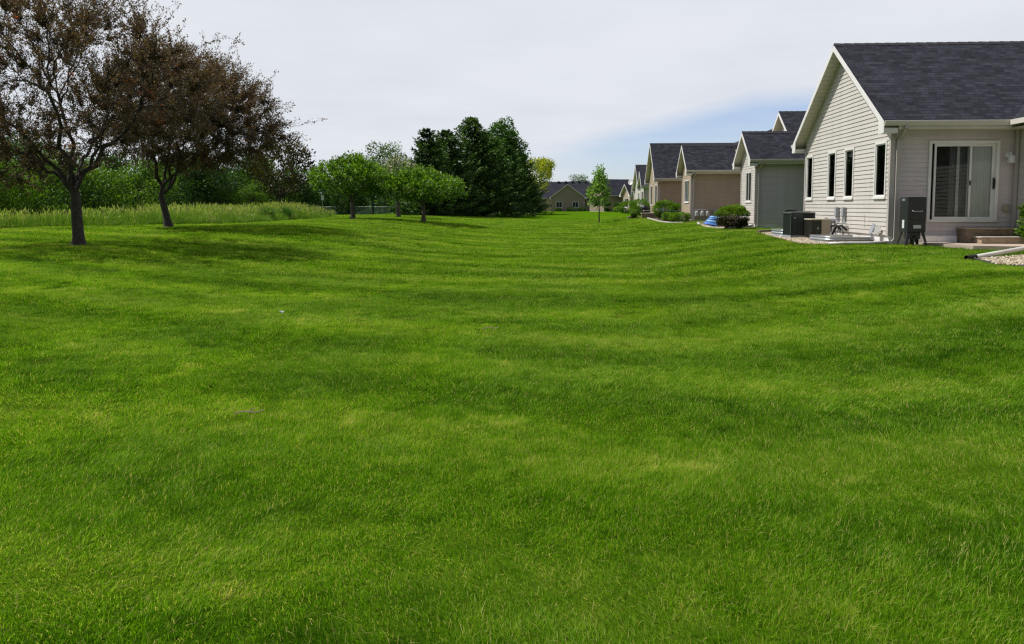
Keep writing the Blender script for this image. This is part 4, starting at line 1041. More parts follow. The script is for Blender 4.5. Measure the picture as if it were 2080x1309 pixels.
tree_from('crabapple_tree', (b1[0], b1[1], gz(*b1)-.03), [(0, 0, 0), (.0, 0, .25), (-.02, 0, .7), (-.03, 0, 1.1), (-.05, 0, 1.40)], tips, .152, M['crab'], M['bark'], 21,
          'nearer dark purple-leaved crabapple at the left edge, thick trunk', 'tree', 'purple crabapple trees', per=50, size=.054, forks=(7, 6, 6), vfn=red_bits, upk=.45, spread=.025, wob=.22)
b2 = (-14.75, 28.0)
tips = ellips(rng, 4600, [(1.0, 0, 4.3, 3.5, 3.5, 2.5, 3), (1.6, 0, 3.5, 3.2, 3.2, 1.5, 1.3), (.4, 0, 5.2, 2.4, 2.6, 1.75, 1)], .30)
tips = np.concatenate([tips, ellips(rng, 120, [(3.9, 0, 3.3, 1.7, 2.2, 1.0, 1), (2.6, 0, 5.0, 1.6, 1.8, 1.2, 1)], .3)])
tips = tips[tips[:, 2] > 1.7]
sp = rng.choice(len(tips), 230, replace=False)
dirs = tips[sp]-np.array([.5, 0, 2.4]); dirs /= np.linalg.norm(dirs, axis=1, keepdims=True); up_ = tips[sp, 2] > 2.6
tips[sp] += (dirs*rng.uniform(.2, .95, (len(sp), 1)) + np.array([0, 0, .2]))*up_[:, None]
tree_from('crabapple_tree', (b2[0], b2[1], gz(*b2)-.03), [(.12, 0, 0), (.07, 0, .3), (-.03, 0, .8), (-.14, 0, 1.22)], tips, .145, M['crab'], M['bark'], 22,
          'farther dark bronze-leaved crabapple leaning over the edge of the tall grass', 'tree', 'purple crabapple trees', per=54, size=.066, forks=(5, 6, 7), vfn=red_bits, upk=.4, spread=.04, wob=.2)
# ---- olive tree behind
def round_tree(name, x, y, h, rx, rz, zc, leafm, seed, label, r0=.13, n=420, per=26, size=.13, barkm='bark_grey', th=1.4, group=None, extra=(), shell=.4, spread=.08, upk=.2, vfn=None, forks=(6, 5, 5)):
    rng = np.random.default_rng(seed)
    tips = ellips(rng, n, [(0, 0, zc, rx, rx, rz, 3)] + list(extra), shell)
    tips[:, :2] *= (1 + .16*np.sin(np.arctan2(tips[:, 1], tips[:, 0])*3+seed))[:, None]
    tips = tips[tips[:, 2] > th*.8]
    return tree_from(name, (x, y, gz(x, y)-.03), [(0, 0, 0), (.02, 0, th*.4), (-.02, .02, th)], tips, r0, M[leafm], M[barkm], seed, label, 'tree', group, per=per, size=size, spread=spread, upk=upk, vfn=vfn, forks=forks)
round_tree('olive_tree', -19.2, 52.0, 7, 2.2, 2.35, 3.5, 'olive', 31, 'brownish olive tree rising behind the tall grass right of the crabapples', n=420, per=30, size=.19, th=1.3, spread=.12)
# ---- hawthorns with flat tiers
round_tree('hawthorn_tree', -12.25, 45.0, 4.5, 2.4, 1.1, 2.5, 'haw', 41, 'leftmost round hawthorn on the lawn, glossy green with a bare trunk', r0=.15, n=950, per=32, size=.16, th=1.1, group='round hawthorns on the lawn', extra=[(.1, 0, 3.2, 1.35, 1.35, .75, .8)], spread=.09)
round_tree('hawthorn_tree', -8.0, 44.9, 4.2, 2.8, .9, 2.15, 'haw', 42, 'rightmost round hawthorn on the lawn, broad flat crown over a pale trunk', r0=.14, n=1050, per=32, size=.16, th=1.05, group='round hawthorns on the lawn', extra=[(-.4, 0, 2.75, 1.6, 1.6, .65, .8), (1.2, 0, 1.8, 1.9, 1.6, .5, .6)], spread=.09)
def blm(v, P, rng):
    z = P[:, 2]; k = (z > np.percentile(z, 55)) & (rng.random(len(v)) < .6); v = v*.5; v[k] = rng.uniform(.62, 1., k.sum()); return v
round_tree('blossom_tree', -11.1, 52.5, 4.6, 2.2, 1.6, 2.7, 'bloom', 43, 'cream-blossomed tree standing between and behind the two hawthorns', r0=.15, n=420, per=26, size=.16, th=1.2, vfn=blm, spread=.1)
# ---- young staked tree
rng = np.random.default_rng(51)
tips = ellips(rng, 320, [(0, 0, 2.15, .95, .95, 1.1, 2), (.05, 0, 3.1, .62, .62, 1.15, 1), (-.35, 0, 1.6, .7, .7, .5, .4)], .3); tips = tips[tips[:, 2] > .95]
tree_from('young_tree', (2.9, 56.5, gz(2.9, 56.5)-.02), [(0, 0, 0), (.0, 0, .5), (.01, 0, 1.0), (0, 0, 1.5)], tips, .05, M['young'], M['bark_grey'], 52, 'young slender tree alone in the middle of the far lawn', per=32, size=.15, forks=(6, 5), frac=(.55, .55), spread=.06, upk=.9)
# ---- yellow honeylocust
round_tree('honeylocust_tree', -3.9, 120, 9.5, 3.3, 2.7, 6.0, 'yellow', 61, 'bright yellow honeylocust beyond the end of the spruce row', r0=.2, n=520, per=24, size=.26, th=2.6, spread=.2, extra=[(1.8, 0, 7.3, 2.0, 1.6, 1.2, .8), (.3, 0, 4.2, 2.6, 2, 1.6, .6)], shell=.55)

# ---- conifers
def conifer_mesh(h, rb, seed, whorls=34, droop=.25, dens=1.0, nl=.26):
    rng = np.random.default_rng(seed); P = []; D = []; wood = []
    wood.append((np.array([(0, 0, 0), (0, 0, h*.5), (0, 0, h*1.01)]), np.array([.02*h, .011*h, .012])))
    for w in range(whorls):
        f = (w+rng.uniform(0, .8))/whorls; z = .25 + (h-.35)*f
        R_ = rb*(1-f)**.72 * (1+.12*math.sin(w*2.1))+.04
        nb = int(7+9*(1-f))
        a0 = rng.uniform(0, 6.28)
        for b in range(nb):
            a = a0+b*2*math.pi/nb+rng.normal(0, .22); Lb = R_*rng.uniform(.55, 1.32)
            k = 7; t = np.linspace(0, 1, k)
            el = .55*f - droop*(1-f)
            zz = z + Lb*(el*t + .28*t*t*(.5+.5*f) ) - .10*Lb*np.sin(t*3.1)*(1-f)
            pts = np.stack([np.cos(a)*Lb*t, np.sin(a)*Lb*t, zz], 1)
            wood.append((pts, np.linspace(.022*(1-f)+.008, .004, k)))
            m = int(dens*(26+72*Lb/ max(rb, .1)))
            u = rng.uniform(.12, 1, m)**.8*(k-1); i = np.minimum(u.astype(int), k-2); fr = (u-i)[:, None]
            q = pts[i]*(1-fr)+pts[i+1]*fr
            side = np.array([-math.sin(a), math.cos(a), 0]); fw = np.array([math.cos(a), math.sin(a), .1])
            wdt = .30*Lb*(1-u/(k-1)*.75); sg = rng.uniform(-1, 1, m)
            q = q + side*(sg*wdt)[:, None] + rng.normal(0, .03, (m, 3)) - np.array([0, 0, 1])*(np.abs(sg)*wdt*.25)[:, None]
            dd = fw[None]*.8 + side[None]*(np.sign(sg)*.7)[:, None] + np.array([0, 0, .02])
            P.append(q); D.append(dd/np.linalg.norm(dd, axis=1, keepdims=True))
    P = np.concatenate(P); D = np.concatenate(D)
    V, F = leafquads(P, D, nl, rng, .34, .35, .7)
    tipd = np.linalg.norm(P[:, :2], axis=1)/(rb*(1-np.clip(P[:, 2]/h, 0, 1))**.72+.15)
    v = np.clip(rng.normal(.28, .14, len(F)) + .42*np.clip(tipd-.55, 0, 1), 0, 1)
    crown = npmesh('crown', V, F, attr=v)
    V2, F2 = polytubes(wood[:1], 8); trunk = npmesh('trunk', V2, F2, smooth=True)
    V3, F3 = polytubes(wood[1:], 4); limbs = npmesh('limbs', V3, F3)
    for me, mt in ((crown, M['spruce']), (trunk, M['bark']), (limbs, M['bark'])): me.materials.append(mt)
    return trunk, limbs, crown
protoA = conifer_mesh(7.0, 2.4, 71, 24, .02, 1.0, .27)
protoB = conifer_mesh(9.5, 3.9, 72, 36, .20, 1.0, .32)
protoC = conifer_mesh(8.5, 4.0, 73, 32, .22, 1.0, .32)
def conifer(pr_, x, y, s, rz, label, sz=1):
    t = empty('spruce_tree', (x, y, gz(x, y)-.1), rz, label, 'tree', 'spruces in the row beside the lawn'); t.scale = (s, s, s*sz)
    for nm, me in zip(('trunk', 'limbs', 'crown'), pr_): o = bpy.data.objects.new(nm, me); COL.objects.link(o); o.parent = t
    return t
conifer(protoA, -10.9, 63, 1.03, .3, 'leftmost spruce of the row, open upper boughs and a thin leader')
conifer(protoC, -9.9, 67, .88, 1.5, 'second spruce from the left, shorter, tucked between two taller ones')
conifer(protoB, -8.2, 72.5, .97, .0, 'tallest dark spruce with a ragged double top')
conifer(protoC, -7.3, 77, .98, 2.2, 'dense spruce just right of the tallest one, behind the hawthorn crown')
conifer(protoB, -6.0, 86, .82, 3.4, 'dark spruce in front of the tall bright-green maple')
conifer(protoC, -5.0, 94, .90, 4.1, 'narrow spruce right of the maple')
conifer(protoB, -4.6, 104, .62, 5.0, 'last spruce at the right end of the row')
conifer(protoC, -11.6, 72, .80, 5.6, 'low spruce hidden behind the left of the row', 1)
conifer(protoC, -4.2, 113, .5, .8, 'small dark spruce overlapping the yellow honeylocust')

# ---- broad blob-crown trees for the background
def blob_tree_mesh(h, r, seed, leafm, n=5200, nb=26, size=.2, th=.9, zlow=.22):
    rng = np.random.default_rng(seed)
    c = ellips(rng, nb, [(0, 0, h*(.5+zlow/2), r*.78, r*.78, h*(.5-zlow/2)*.82, 1)], .35); nb = len(c)
    br = rng.uniform(.22, .42, nb)*r
    k = rng.integers(0, nb, n); d = rng.normal(0, 1, (n, 3)); d /= np.linalg.norm(d, axis=1, keepdims=True)
    rr2 = br[k]*rng.uniform(.55, 1.12, n)
    P = c[k]+d*rr2[:, None]*np.array([1, 1, .8])
    V, F = leafquads(P, d*.7+np.array([0, 0, -.15]), size, rng, .62, .22, 1.2)
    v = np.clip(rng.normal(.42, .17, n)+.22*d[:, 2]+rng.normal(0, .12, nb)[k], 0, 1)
    crown = npmesh('crown', V, F, attr=v); crown.materials.append(M[leafm])
    wood = [(np.array([(0, 0, 0), (.03, 0, h*.3), (0, 0, h*.62)]), np.array([.045*r+.04, .035*r+.03, .03]))]
    for i in range(0, nb, 2):
        p0 = np.array([0, 0, h*(.18+.3*rng.random())]); q, _ = bend(p0, np.array([0, 0, 1.]), c[i], rng, .1, 6); wood.append((q, np.linspace(.045, .01, 6)))
    V2, F2 = polytubes(wood[:1], 8); tr = npmesh('trunk', V2, F2, smooth=True); tr.materials.append(M['bark'])
    V3, F3 = polytubes(wood[1:], 4); lb = npmesh('limbs', V3, F3); lb.materials.append(M['bark'])
    return tr, lb, crown
def put(pr_, name, x, y, s, rz, label, sz=1., cat='tree', group=None, sink=.05):
    t = empty(name, (x, y, gz(x, y)-sink), rz, label, cat, group); t.scale = (s, s, s*sz)
    for nm, me in zip(('trunk', 'limbs', 'crown'), pr_): o = bpy.data.objects.new(nm, me); COL.objects.link(o); o.parent = t
    return t
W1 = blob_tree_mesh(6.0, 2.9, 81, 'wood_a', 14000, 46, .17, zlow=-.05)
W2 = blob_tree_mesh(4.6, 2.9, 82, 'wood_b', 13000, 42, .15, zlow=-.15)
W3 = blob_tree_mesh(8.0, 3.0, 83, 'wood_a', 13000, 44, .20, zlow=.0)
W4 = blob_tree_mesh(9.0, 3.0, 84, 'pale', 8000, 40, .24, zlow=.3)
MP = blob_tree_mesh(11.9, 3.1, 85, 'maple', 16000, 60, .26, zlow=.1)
put(MP, 'maple_tree', -6.9, 91, 1.0, 0, 'tall bright-green maple rising out of the spruce row')
put(W4, 'cottonwood_tree', -18.8, 82, .88, 1, 'pale grey-green tree showing left of the first spruce')
G_ = 'trees of the wood behind the tall grass'
wood_list = [
 (W2, -31, 40, 1.05, 0., 'yellow-green bush at the far left behind the tall grass'),
 (W2, -27.0, 41.5, .95, 2., 'yellow-green bush behind the trunk of the nearer crabapple'),
 (W1, -34.5, 47, 1.0, 1.2, 'dark tree at the left edge behind the yellow-green bush'),
 (W2, -23.6, 42.0, .82, 3.9, 'light bush between the two crabapple trunks'),
 (W1, -28.5, 49, .85, 2.8, 'dark tree between the crabapple trunks, second layer of the wood'),
 (W1, -22.8, 48.5, .80, 4.2, 'dark tree directly behind the farther crabapple trunk'),
 (W1, -24.0, 57, .92, .5, 'dark tree right of the farther crabapple trunk'),
 (W2, -20.3, 50.0, .55, 5.2, 'small yellow-green bush right of the farther crabapple trunk'),
 (W3, -27.5, 68, .80, 1.7, 'tall dark tree behind the olive tree'),
 (W1, -24.8, 73, .88, 3.1, 'dark tree just right of the olive tree'),
 (W3, -26.8, 87, .80, 4.4, 'round-topped tree in the gap right of the olive tree'),
 (W3, -24.3, 90, .66, .2, 'shorter tree beside the round-topped one in the gap'),
 (W1, -20.5, 74, .72, 1.9, 'green bush behind the fence left of the leftmost hawthorn'),
 (W4, -16.4, 67, .50, 2.6, 'pale bush behind the leftmost hawthorn'),
 (W2, -14.6, 76, .85, 3.3, 'light bush behind the fence between the hawthorns'),
  (W1, -12.8, 84, .95, 4.8, 'dark tree behind the blossom tree'),
 (W1, -17.2, 88, .62, 1.1, 'low dark bush behind the fence right of the leftmost hawthorn'),
 (W1, -23.6, 84, .60, 2.9, 'low dark bush behind the left end of the fence'),
 (W1, -38.5, 52, 1.1, 4.0, 'dark tree farthest left and deepest in the wood'),
 (W3, -33.0, 62, .80, 2.0, 'tall dark tree seen through the nearer crabapple crown'),
 (W1, -29.5, 60, .95, 5.5, 'dark tree seen between the two crabapple crowns'),
]
for (pr_, x, y, s, rz, lb) in wood_list: put(pr_, 'woodland_tree', x, y, s, rz, lb, 1, 'tree', G_)
FW = [(W4, 4.5, 178, .95, 0, 'pale tree rising over the roof of the far brown house'), (W3, 7.2, 182, 1.0, 1, 'dark tree over the far roofs right of the pale one'), (W4, -.5, 185, .74, 2, 'low treetop over the left of the far brown roof'),
      (W3, 16.5, 160, 1.0, 3, 'treetop over the roofs behind the third house'), (W1, -7.5, 150, 1.1, 4, 'dark tree behind the yellow honeylocust')]
for (pr_, x, y, s, rz, lb) in FW: put(pr_, 'distant_tree', x, y, s, rz, lb, 1, 'tree', 'treetops over the far roofs')
# far continuous wood along the horizon, one mass
rng = np.random.default_rng(91)
nn = 42000; xx_ = rng.uniform(-150, -9, nn); yy_ = 112 + rng.normal(0, 6, nn) + (xx_+32)*-.05
hh_ = 4.6+1.6*np.sin(xx_*.23)+1.0*np.sin(xx_*.61+1); zz_ = gz(-60, 95)+hh_*np.clip((-xx_-4)/30, .55, 1)*rng.random(nn)**.8
V_, F_ = leafquads(np.stack([xx_, yy_, zz_], 1), np.tile([0, 0, -.1], (nn, 1)), .62, rng, .7, .1)
tag(link('far_wood', npmesh('far_wood', V_, F_, attr=np.clip(rng.normal(.45, .2, nn), 0, 1)), M['wood_a']), 'dark far-off wood closing the left horizon', 'wood', kind='stuff')

# ---- shrubs by the houses
def shrub(name, x, y, rx, ry, h, leafm, seed, label, n=2600, size=.07, box=.6, twig=None, cat='shrub', group=None, twigz=.45):
    rng = np.random.default_rng(seed); root = empty(name, (x, y, gz(x, y)), 0, label, cat, group)
    d = rng.normal(0, 1, (n, 3)); d /= np.linalg.norm(d, axis=1, keepdims=True)
    p = np.sign(d)*np.abs(d)**box; p /= np.maximum(np.abs(p).max(1, keepdims=True)*.15 + np.linalg.norm(p, axis=1, keepdims=True)*.85, 1e-6)
    lump = 1+.10*np.sin(d[:, 0]*5+seed)*np.sin(d[:, 1]*4+1)+.07*np.sin(d[:, 2]*9+seed)
    q = p*rng.uniform(.78, 1.05, n)[:, None]*lump[:, None]*np.array([rx, ry, h*.5])+np.array([0, 0, h*.52])
    q = q[q[:, 2] > .03]; d = d[:len(q)]
    low = q[:, 2] < h*twigz + rng.normal(0, .10*h, len(q))
    sets = [('foliage', ~low if twig else np.ones(len(q), bool), leafm)] + ([('bare_twigs', low, twig)] if twig else [])
    for nm, k, mt in sets:
        P = q[k]; D = P-np.array([0, 0, h*.4]); D /= np.linalg.norm(D, axis=1, keepdims=True)+1e-9
        V, F = leafquads(P, D*.7+np.array([0, 0, .25]), size*(1 if nm == 'foliage' else 1.05), rng, .55 if nm == 'foliage' else .42, .4)
        v = np.clip(rng.normal(.42, .18, len(P))+.25*(P[:, 2]/h-.5), 0, 1)
        link(nm, npmesh(nm, V, F, attr=v), M[mt], root)
    st = []
    for k in range(16):
        a = rng.uniform(0, 6.28); e = np.array([math.cos(a)*rx*.75, math.sin(a)*ry*.75, h*.75*rng.uniform(.6, 1)])
        w_, _ = bend(np.array([.05*math.cos(a), .05*math.sin(a), 0.]), np.array([0, 0, 1.]), e, rng, .1, 6); st.append((w_, np.linspace(.016, .005, 6)))
    V, F = polytubes(st, 4); link('stems', npmesh('stems', V, F), M['bark_grey'], root)
    return root
shrub('clipped_hedge', 7.50, 33.9, .66, .66, 1.0, 'shrub_lt', 101, 'clipped hedge, bright on top with bare brown twigs below, beside the small grey gable', 16000, .062, .6, 'twiggy', twigz=.62)
shrub('shrub', 7.05, 52.2, .72, .8, 1.25, 'shrub', 102, 'tall leafy bush with an untrimmed tip in front of the tan house', 6500, .09, .7, 'twiggy', group='shrubs along the tan house', twigz=.25)
shrub('shrub', 7.95, 51.0, .85, .7, 1.05, 'shrub', 103, 'flat-topped hedge right of the tall leafy bush by the tan house', 7000, .09, .5, 'twiggy', group='shrubs along the tan house', twigz=.5)
shrub('shrub', 6.95, 45.2, .60, .5, .56, 'shrub_lt', 104, 'bright yellow-green bush at the corner of the tan house', 2400, .085, .9, group='shrubs along the tan house')
shrub('shrub', 6.52, 47.1, .34, .4, .55, 'shrub_lt', 105, 'small yellow-green bush left of the dark green storage box', 1300, .08, .9, group='shrubs along the tan house')
shrub('shrub', 6.9, 66.5, .85, .9, 1.35, 'shrub', 106, 'round green bush beyond the patio of the tan house', 2600, .12, .8, group='shrubs along the tan house')
shrub('shrub', 7.4, 84, .95, .9, 1.25, 'shrub', 107, 'green bush in front of the third house', 2000, .16, .7)
shrub('shrub', 7.9, 80.5, .7, .7, .75, 'shrub', 108, 'low bright-green bush in front of the third house', 1500, .14, .9)
shrub('shrub', 7.6, 112, 1.25, .8, 1.35, 'wood_a', 109, 'dark box-shaped shrub by the shaded wall of the fourth house', 1600, .2, .4)
shrub('shrub', 8.1, 107, .7, .7, .7, 'shrub_lt', 110, 'small yellowish shrub right of the dark box-shaped one', 900, .16, .9)
shrub('shrub', 11.38, 18.85, .42, .5, 1.15, 'shrub', 111, 'big-leaved green bush against the lit wall right of the wooden steps', 1500, .12, .7)
for k, (x, y, rx_, h_, lb) in enumerate([(-.2, 143.8, .6, .6, 'dark low shrub under the left window of the far brown house'), (2.2, 143.8, .9, .7, 'dark low shrub between the windows of the far brown house'), (4.2, 143.8, .8, .65, 'dark low shrub under the right window of the far brown house')]):
    shrub('shrub', x, y, rx_, .5, h_, 'wood_a', 120+k, lb, 500, .2, .7, group='low shrubs against the far brown house')
shrub('flower_clump', 5.55, 57.9, .22, .22, .75, 'shrub_lt', 130, 'yellow-green flowers spilling from the dark pot', 500, .07, .9, cat='flowers')

# ---- fence, rails, sign behind the tall grass
fe = empty('chain_link_fence', (0, 0, 0), 0, 'grey chain-link fence behind the hawthorns', 'fence')
xs_ = np.linspace(-27.5, -17.2, 5); yf = 80; zb_ = gz(-22, 80)
for x in xs_: MB().tube([(x, yf, zb_-.1), (x, yf, 1.47)], .035, 6).build('post', M['fence'], fe)
MB().tube([(xs_[0], yf, 1.42), (xs_[-1], yf, 1.42)], .045, 6).build('top_rail', M['fence'], fe)
c = MB(); s0 = .13; x = xs_[0]-1.2
while x < xs_[-1]:
    for sg in (1, -1):
        xa, xb = (x, x+1.15) if sg > 0 else (x+1.15, x); za, zc = zb_+.02, 1.40
        if min(xa, xb) >= xs_[0] and max(xa, xb) <= xs_[-1]: c.bar((xa, yf, za), (xb, yf, zc), .026)
    x += s0
c.build('wire_mesh', M['fence'], fe)
rl = empty('rail_fence', (0, 0, 0), 0, 'pale rail fence glimpsed over the tall grass below the olive tree', 'fence')
for x in np.linspace(-37.5, -27.0, 7): MB().box(x-.05, x+.05, 84.95, 85.05, -.3, 1.95).build('post', M['white_pipe'], rl)
for z in (1.88, 1.66): MB().box(-37.5, -27.0, 84.9, 84.95, z-.05, z+.05).build('rail', M['white_pipe'], rl)
sn = empty('small_sign', (-20.6, 66, gz(-20.6, 66)), 0, 'small white sign on a post over the tall grass', 'sign')
MB().box(-.02, .02, 0, .04, 0, 1.75).build('post', M['grey_pvc'], sn); MB().box(-.13, .13, -.02, 0, 1.38, 1.82).build('sign_panel', M['white_pipe'], sn)

# ------------------------------------------------------------------ grass
def blade_clump(name, n, rad, hmin, hmax, w, seed, lean=.5, segs=3, vbias=0, square=False, curl=.6, comb=0.):
    rng = np.random.default_rng(seed)
    if square: B = rng.uniform(-rad, rad, (n, 2))
    else:
        a = rng.uniform(0, 6.283, n); r_ = rad*np.sqrt(rng.random(n)); B = np.stack([r_*np.cos(a), r_*np.sin(a)], 1)
    h = rng.uniform(hmin, hmax, n); az = rng.uniform(0, 6.283, n); ln = np.abs(rng.normal(0, lean, n))
    dx, dy = np.cos(az)*ln+comb, np.sin(az)*ln; ln = np.hypot(dx, dy)+1e-6; dx, dy = dx/ln, dy/ln; fa = rng.uniform(0, 6.283, n); sx, sy = np.cos(fa)*w/2, np.sin(fa)*w/2
    V = []
    for k in range(segs+1):
        t = k/segs; off = h*ln*(t**(1+curl)); z = h*(t - .28*np.minimum(ln, 1.6)*t*t); wk = (1-t**1.6)
        cx, cy = B[:, 0]+dx*off, B[:, 1]+dy*off
        if k < segs: V += [np.stack([cx-sx*wk, cy-sy*wk, z], 1), np.stack([cx+sx*wk, cy+sy*wk, z], 1)]
        else: V += [np.stack([cx, cy, z], 1)]
    V = np.stack(V, 1)   # n, 2*segs+1, 3
    m = 2*segs+1; tri = []
    for k in range(segs-1): tri += [(2*k, 2*k+1, 2*k+3), (2*k, 2*k+3, 2*k+2)]
    tri.append((2*segs-2, 2*segs-1, 2*segs))
    F = (np.array(tri)[None]+(np.arange(n)*m)[:, None, None]).reshape(-1, 3)
    v = np.clip(rng.normal(.5, .2, n)+vbias, 0, 1.15); v = np.where(rng.random(n) < .07, 1.3, v)
    return npmesh(name, V.reshape(-1, 3), F, attr=np.repeat(v, len(tri)))

def scatter(name, P, rot, scl, idx, protos, material, label, cat):
    pc = bpy.data.collections.new(name + '_blades')
    for i, me in enumerate(protos):
        me.materials.append(material); o = bpy.data.objects.new('%s_%02d' % (name, i), me); pc.objects.link(o)
    n = len(P); me = bpy.data.meshes.new(name); me.vertices.add(n); me.vertices.foreach_set('co', P.astype(np.float32).ravel())
    for nm, ty, da in (('rot', 'FLOAT_VECTOR', rot), ('scl', 'FLOAT_VECTOR', scl)):
        a = me.attributes.new(nm, ty, 'POINT'); a.data.foreach_set('vector', da.astype(np.float32).ravel())
    a = me.attributes.new('idx', 'INT', 'POINT'); a.data.foreach_set('value', idx.astype(np.int32))
    ob = link(name, me); tag(ob, label, cat, kind='stuff')
    ng = bpy.data.node_groups.new(name, 'GeometryNodeTree')
    ng.interface.new_socket('Geometry', in_out='INPUT', socket_type='NodeSocketGeometry'); ng.interface.new_socket('Geometry', in_out='OUTPUT', socket_type='NodeSocketGeometry')
    gi = ng.nodes.new('NodeGroupInput'); go = ng.nodes.new('NodeGroupOutput')
    ip = ng.nodes.new('GeometryNodeInstanceOnPoints'); ci = ng.nodes.new('GeometryNodeCollectionInfo')
    ci.inputs['Collection'].default_value = pc; ci.inputs['Separate Children'].default_value = True; ci.inputs['Reset Children'].default_value = True
    def attr(nm, ty):
        q = ng.nodes.new('GeometryNodeInputNamedAttribute'); q.data_type = ty; q.inputs['Name'].default_value = nm; return q.outputs['Attribute']
    ip.inputs['Pick Instance'].default_value = True
    ng.links.new(gi.outputs[0], ip.inputs['Points']); ng.links.new(ci.outputs[0], ip.inputs['Instance'])
    ng.links.new(attr('idx', 'INT'), ip.inputs['Instance Index']); ng.links.new(attr('rot', 'FLOAT_VECTOR'), ip.inputs['Rotation']); ng.links.new(attr('scl', 'FLOAT_VECTOR'), ip.inputs['Scale'])
    ng.links.new(ip.outputs[0], go.inputs[0])
    md = ob.modifiers.new('scatter', 'NODES'); md.node_group = ng
    return ob

HOUSES = [[(8.3, 19.95), (11.35, 19.95), (11.35, 10), (22, 10), (22, 27), (8.3, 27)], [(8.8, 35.3), (20, 35.3), (20, 45), (11.5, 45), (11.5, 38), (8.8, 38)],
          [(7.8, 46.4), (20, 46.4), (20, 70), (7.7, 70), (7.7, 61), (10.6, 61), (10.6, 49.6), (7.8, 49.6)], [(9, 83), (20, 83), (20, 105), (9.5, 105), (9.5, 91), (9, 91)]]
def lawn_mask(P):
    k = np.ones(len(P), bool)
    for poly in HOUSES + [PATIO, BED_A, BED_R, BED_B, BED_C]: k &= ~inpoly(P, poly)
    k &= ~inpoly(P, EDGE)
    return k
def frustum(P, y0, y1):
    # the field of view, wide enough for a step to either side
    ang = np.arctan2(P[:, 0], P[:, 1]) + R(3.52)
    return (P[:, 1] > y0) & (P[:, 1] <= y1) & (np.abs(ang) < R(36.5) + 1.2/np.maximum(np.hypot(P[:, 0], P[:, 1]), 1))
def field(y0, y1, dens, rng, edge=True):
    W_ = y1*.92+3; A = 2*W_*(y1-y0); n = int(A*dens); P = np.stack([rng.uniform(-W_, W_, n), rng.uniform(y0, y1, n)], 1)
    return P[frustum(P, y0, y1) & lawn_mask(P)]
def vnoise(P, s, seed):
    rng = np.random.default_rng(seed); T = rng.random((64, 64)); x = P[:, 0]/s+100; y = P[:, 1]/s+100
    i = np.floor(x).astype(int); j = np.floor(y).astype(int); fx = x-i; fy = y-j; fx = fx*fx*(3-2*fx); fy = fy*fy*(3-2*fy)
    g = lambda a, b: T[a % 64, b % 64]
    return (g(i, j)*(1-fx)+g(i+1, j)*fx)*(1-fy)+(g(i, j+1)*(1-fx)+g(i+1, j+1)*fx)*fy
def lay_grass(name, bands, protos, label):
    rng = np.random.default_rng(5); PP = []; SS = []; RR = []; II = []
    for (y0, y1, dens, s) in bands:
        P = field(y0, y1, dens, rng); n = len(P)
        # combed by the mower and the wind: the lean direction drifts over the lawn
        az = 6.283*(vnoise(P, 2.2, 1)*1.3+vnoise(P, .7, 2)*.45) + rng.normal(0, .7, n)
        tl = (.75*vnoise(P, .9, 3)+.45*vnoise(P, .3, 6)); k3 = np.clip(tl*3, 0, 2.999).astype(int)
        rot = np.stack([rng.normal(0, .05, n), rng.normal(0, .05, n), az], 1); II.append(k3*(len(protos)//3)+rng.integers(0, len(protos)//3, n))
        hs = (.72+.42*vnoise(P, .8, 4)+.30*vnoise(P, .22, 8)+.2*rng.random(n))
        sc_ = np.stack([np.full(n, s), np.full(n, s), hs*(.6+.4*s)], 1)
        PP.append(np.concatenate([P, ground(P[:, 0], P[:, 1])[:, None]-.004], 1)); RR.append(rot); SS.append(sc_)
    P = np.concatenate(PP); return scatter(name, P, np.concatenate(RR), np.concatenate(SS), np.concatenate(II), protos, M['grass'], label, 'grass')
near = [blade_clump('blades', 120, .125, .016, .038, .0029, 200+i, .68, comb=(.1, .38, .68)[i//3]) for i in range(9)]
lay_grass('lawn_grass', [(1.4, 5, 170, 1.0), (5, 9, 120, 1.1), (9, 15, 70, 1.25)], near, 'short mown green grass blades of the near lawn')
far = [blade_clump('blades', 130, .27, .022, .048, .0065, 220+i, .6, 2, comb=(.1, .35, .65)[i//2]) for i in range(6)]
lay_grass('lawn_grass', [(15, 24, 24, 1.0), (24, 40, 12, 1.35), (40, 66, 6, 1.8)], far, 'short mown green grass of the middle and far lawn')

# tall unmown grass beyond the lawn's left edge
def tall_zone(n, rng):
    P = np.stack([rng.uniform(-42, -13.5, n), rng.uniform(28.5, 62, n)], 1); P = P[inpoly(P, EDGE)]
    # thin out with distance behind the edge
    def dist(P):
        best = np.full(len(P), 1e9)
        E_ = np.array(EDGE[1:8]); 
        for a, b in zip(E_[:-1], E_[1:]):
            ab = b-a; t = np.clip(((P-a)@ab)/(ab@ab), 0, 1); q = a+t[:, None]*ab; best = np.minimum(best, np.linalg.norm(P-q, axis=1))
        return best
    d = dist(P); k = (d < 7) & (rng.random(len(P)) < np.clip(1.3-d/6, .2, 1)); return P[k], d[k]
rng = np.random.default_rng(301); P, d = tall_zone(26000, rng); P = P[:9000]; d = d[:9000]
tl_ = []
for i in range(6):
    tl_.append(blade_clump('tall', 80, .22, .45, 1.0, .012, 310+i, .22, 3, vbias=-.05))
hs = .70*(.62+.5*vnoise(P, 2.5, 9)+.2*rng.random(len(P)))*np.clip(.45+d*.9, .45, 1)*np.interp(P[:, 1], [28, 38, 46, 60], [.95, 1.0, 1.05, .6])*np.interp(P[:, 0], [-30, -18, -13], [.75, .95, 1.0])
n = len(P)
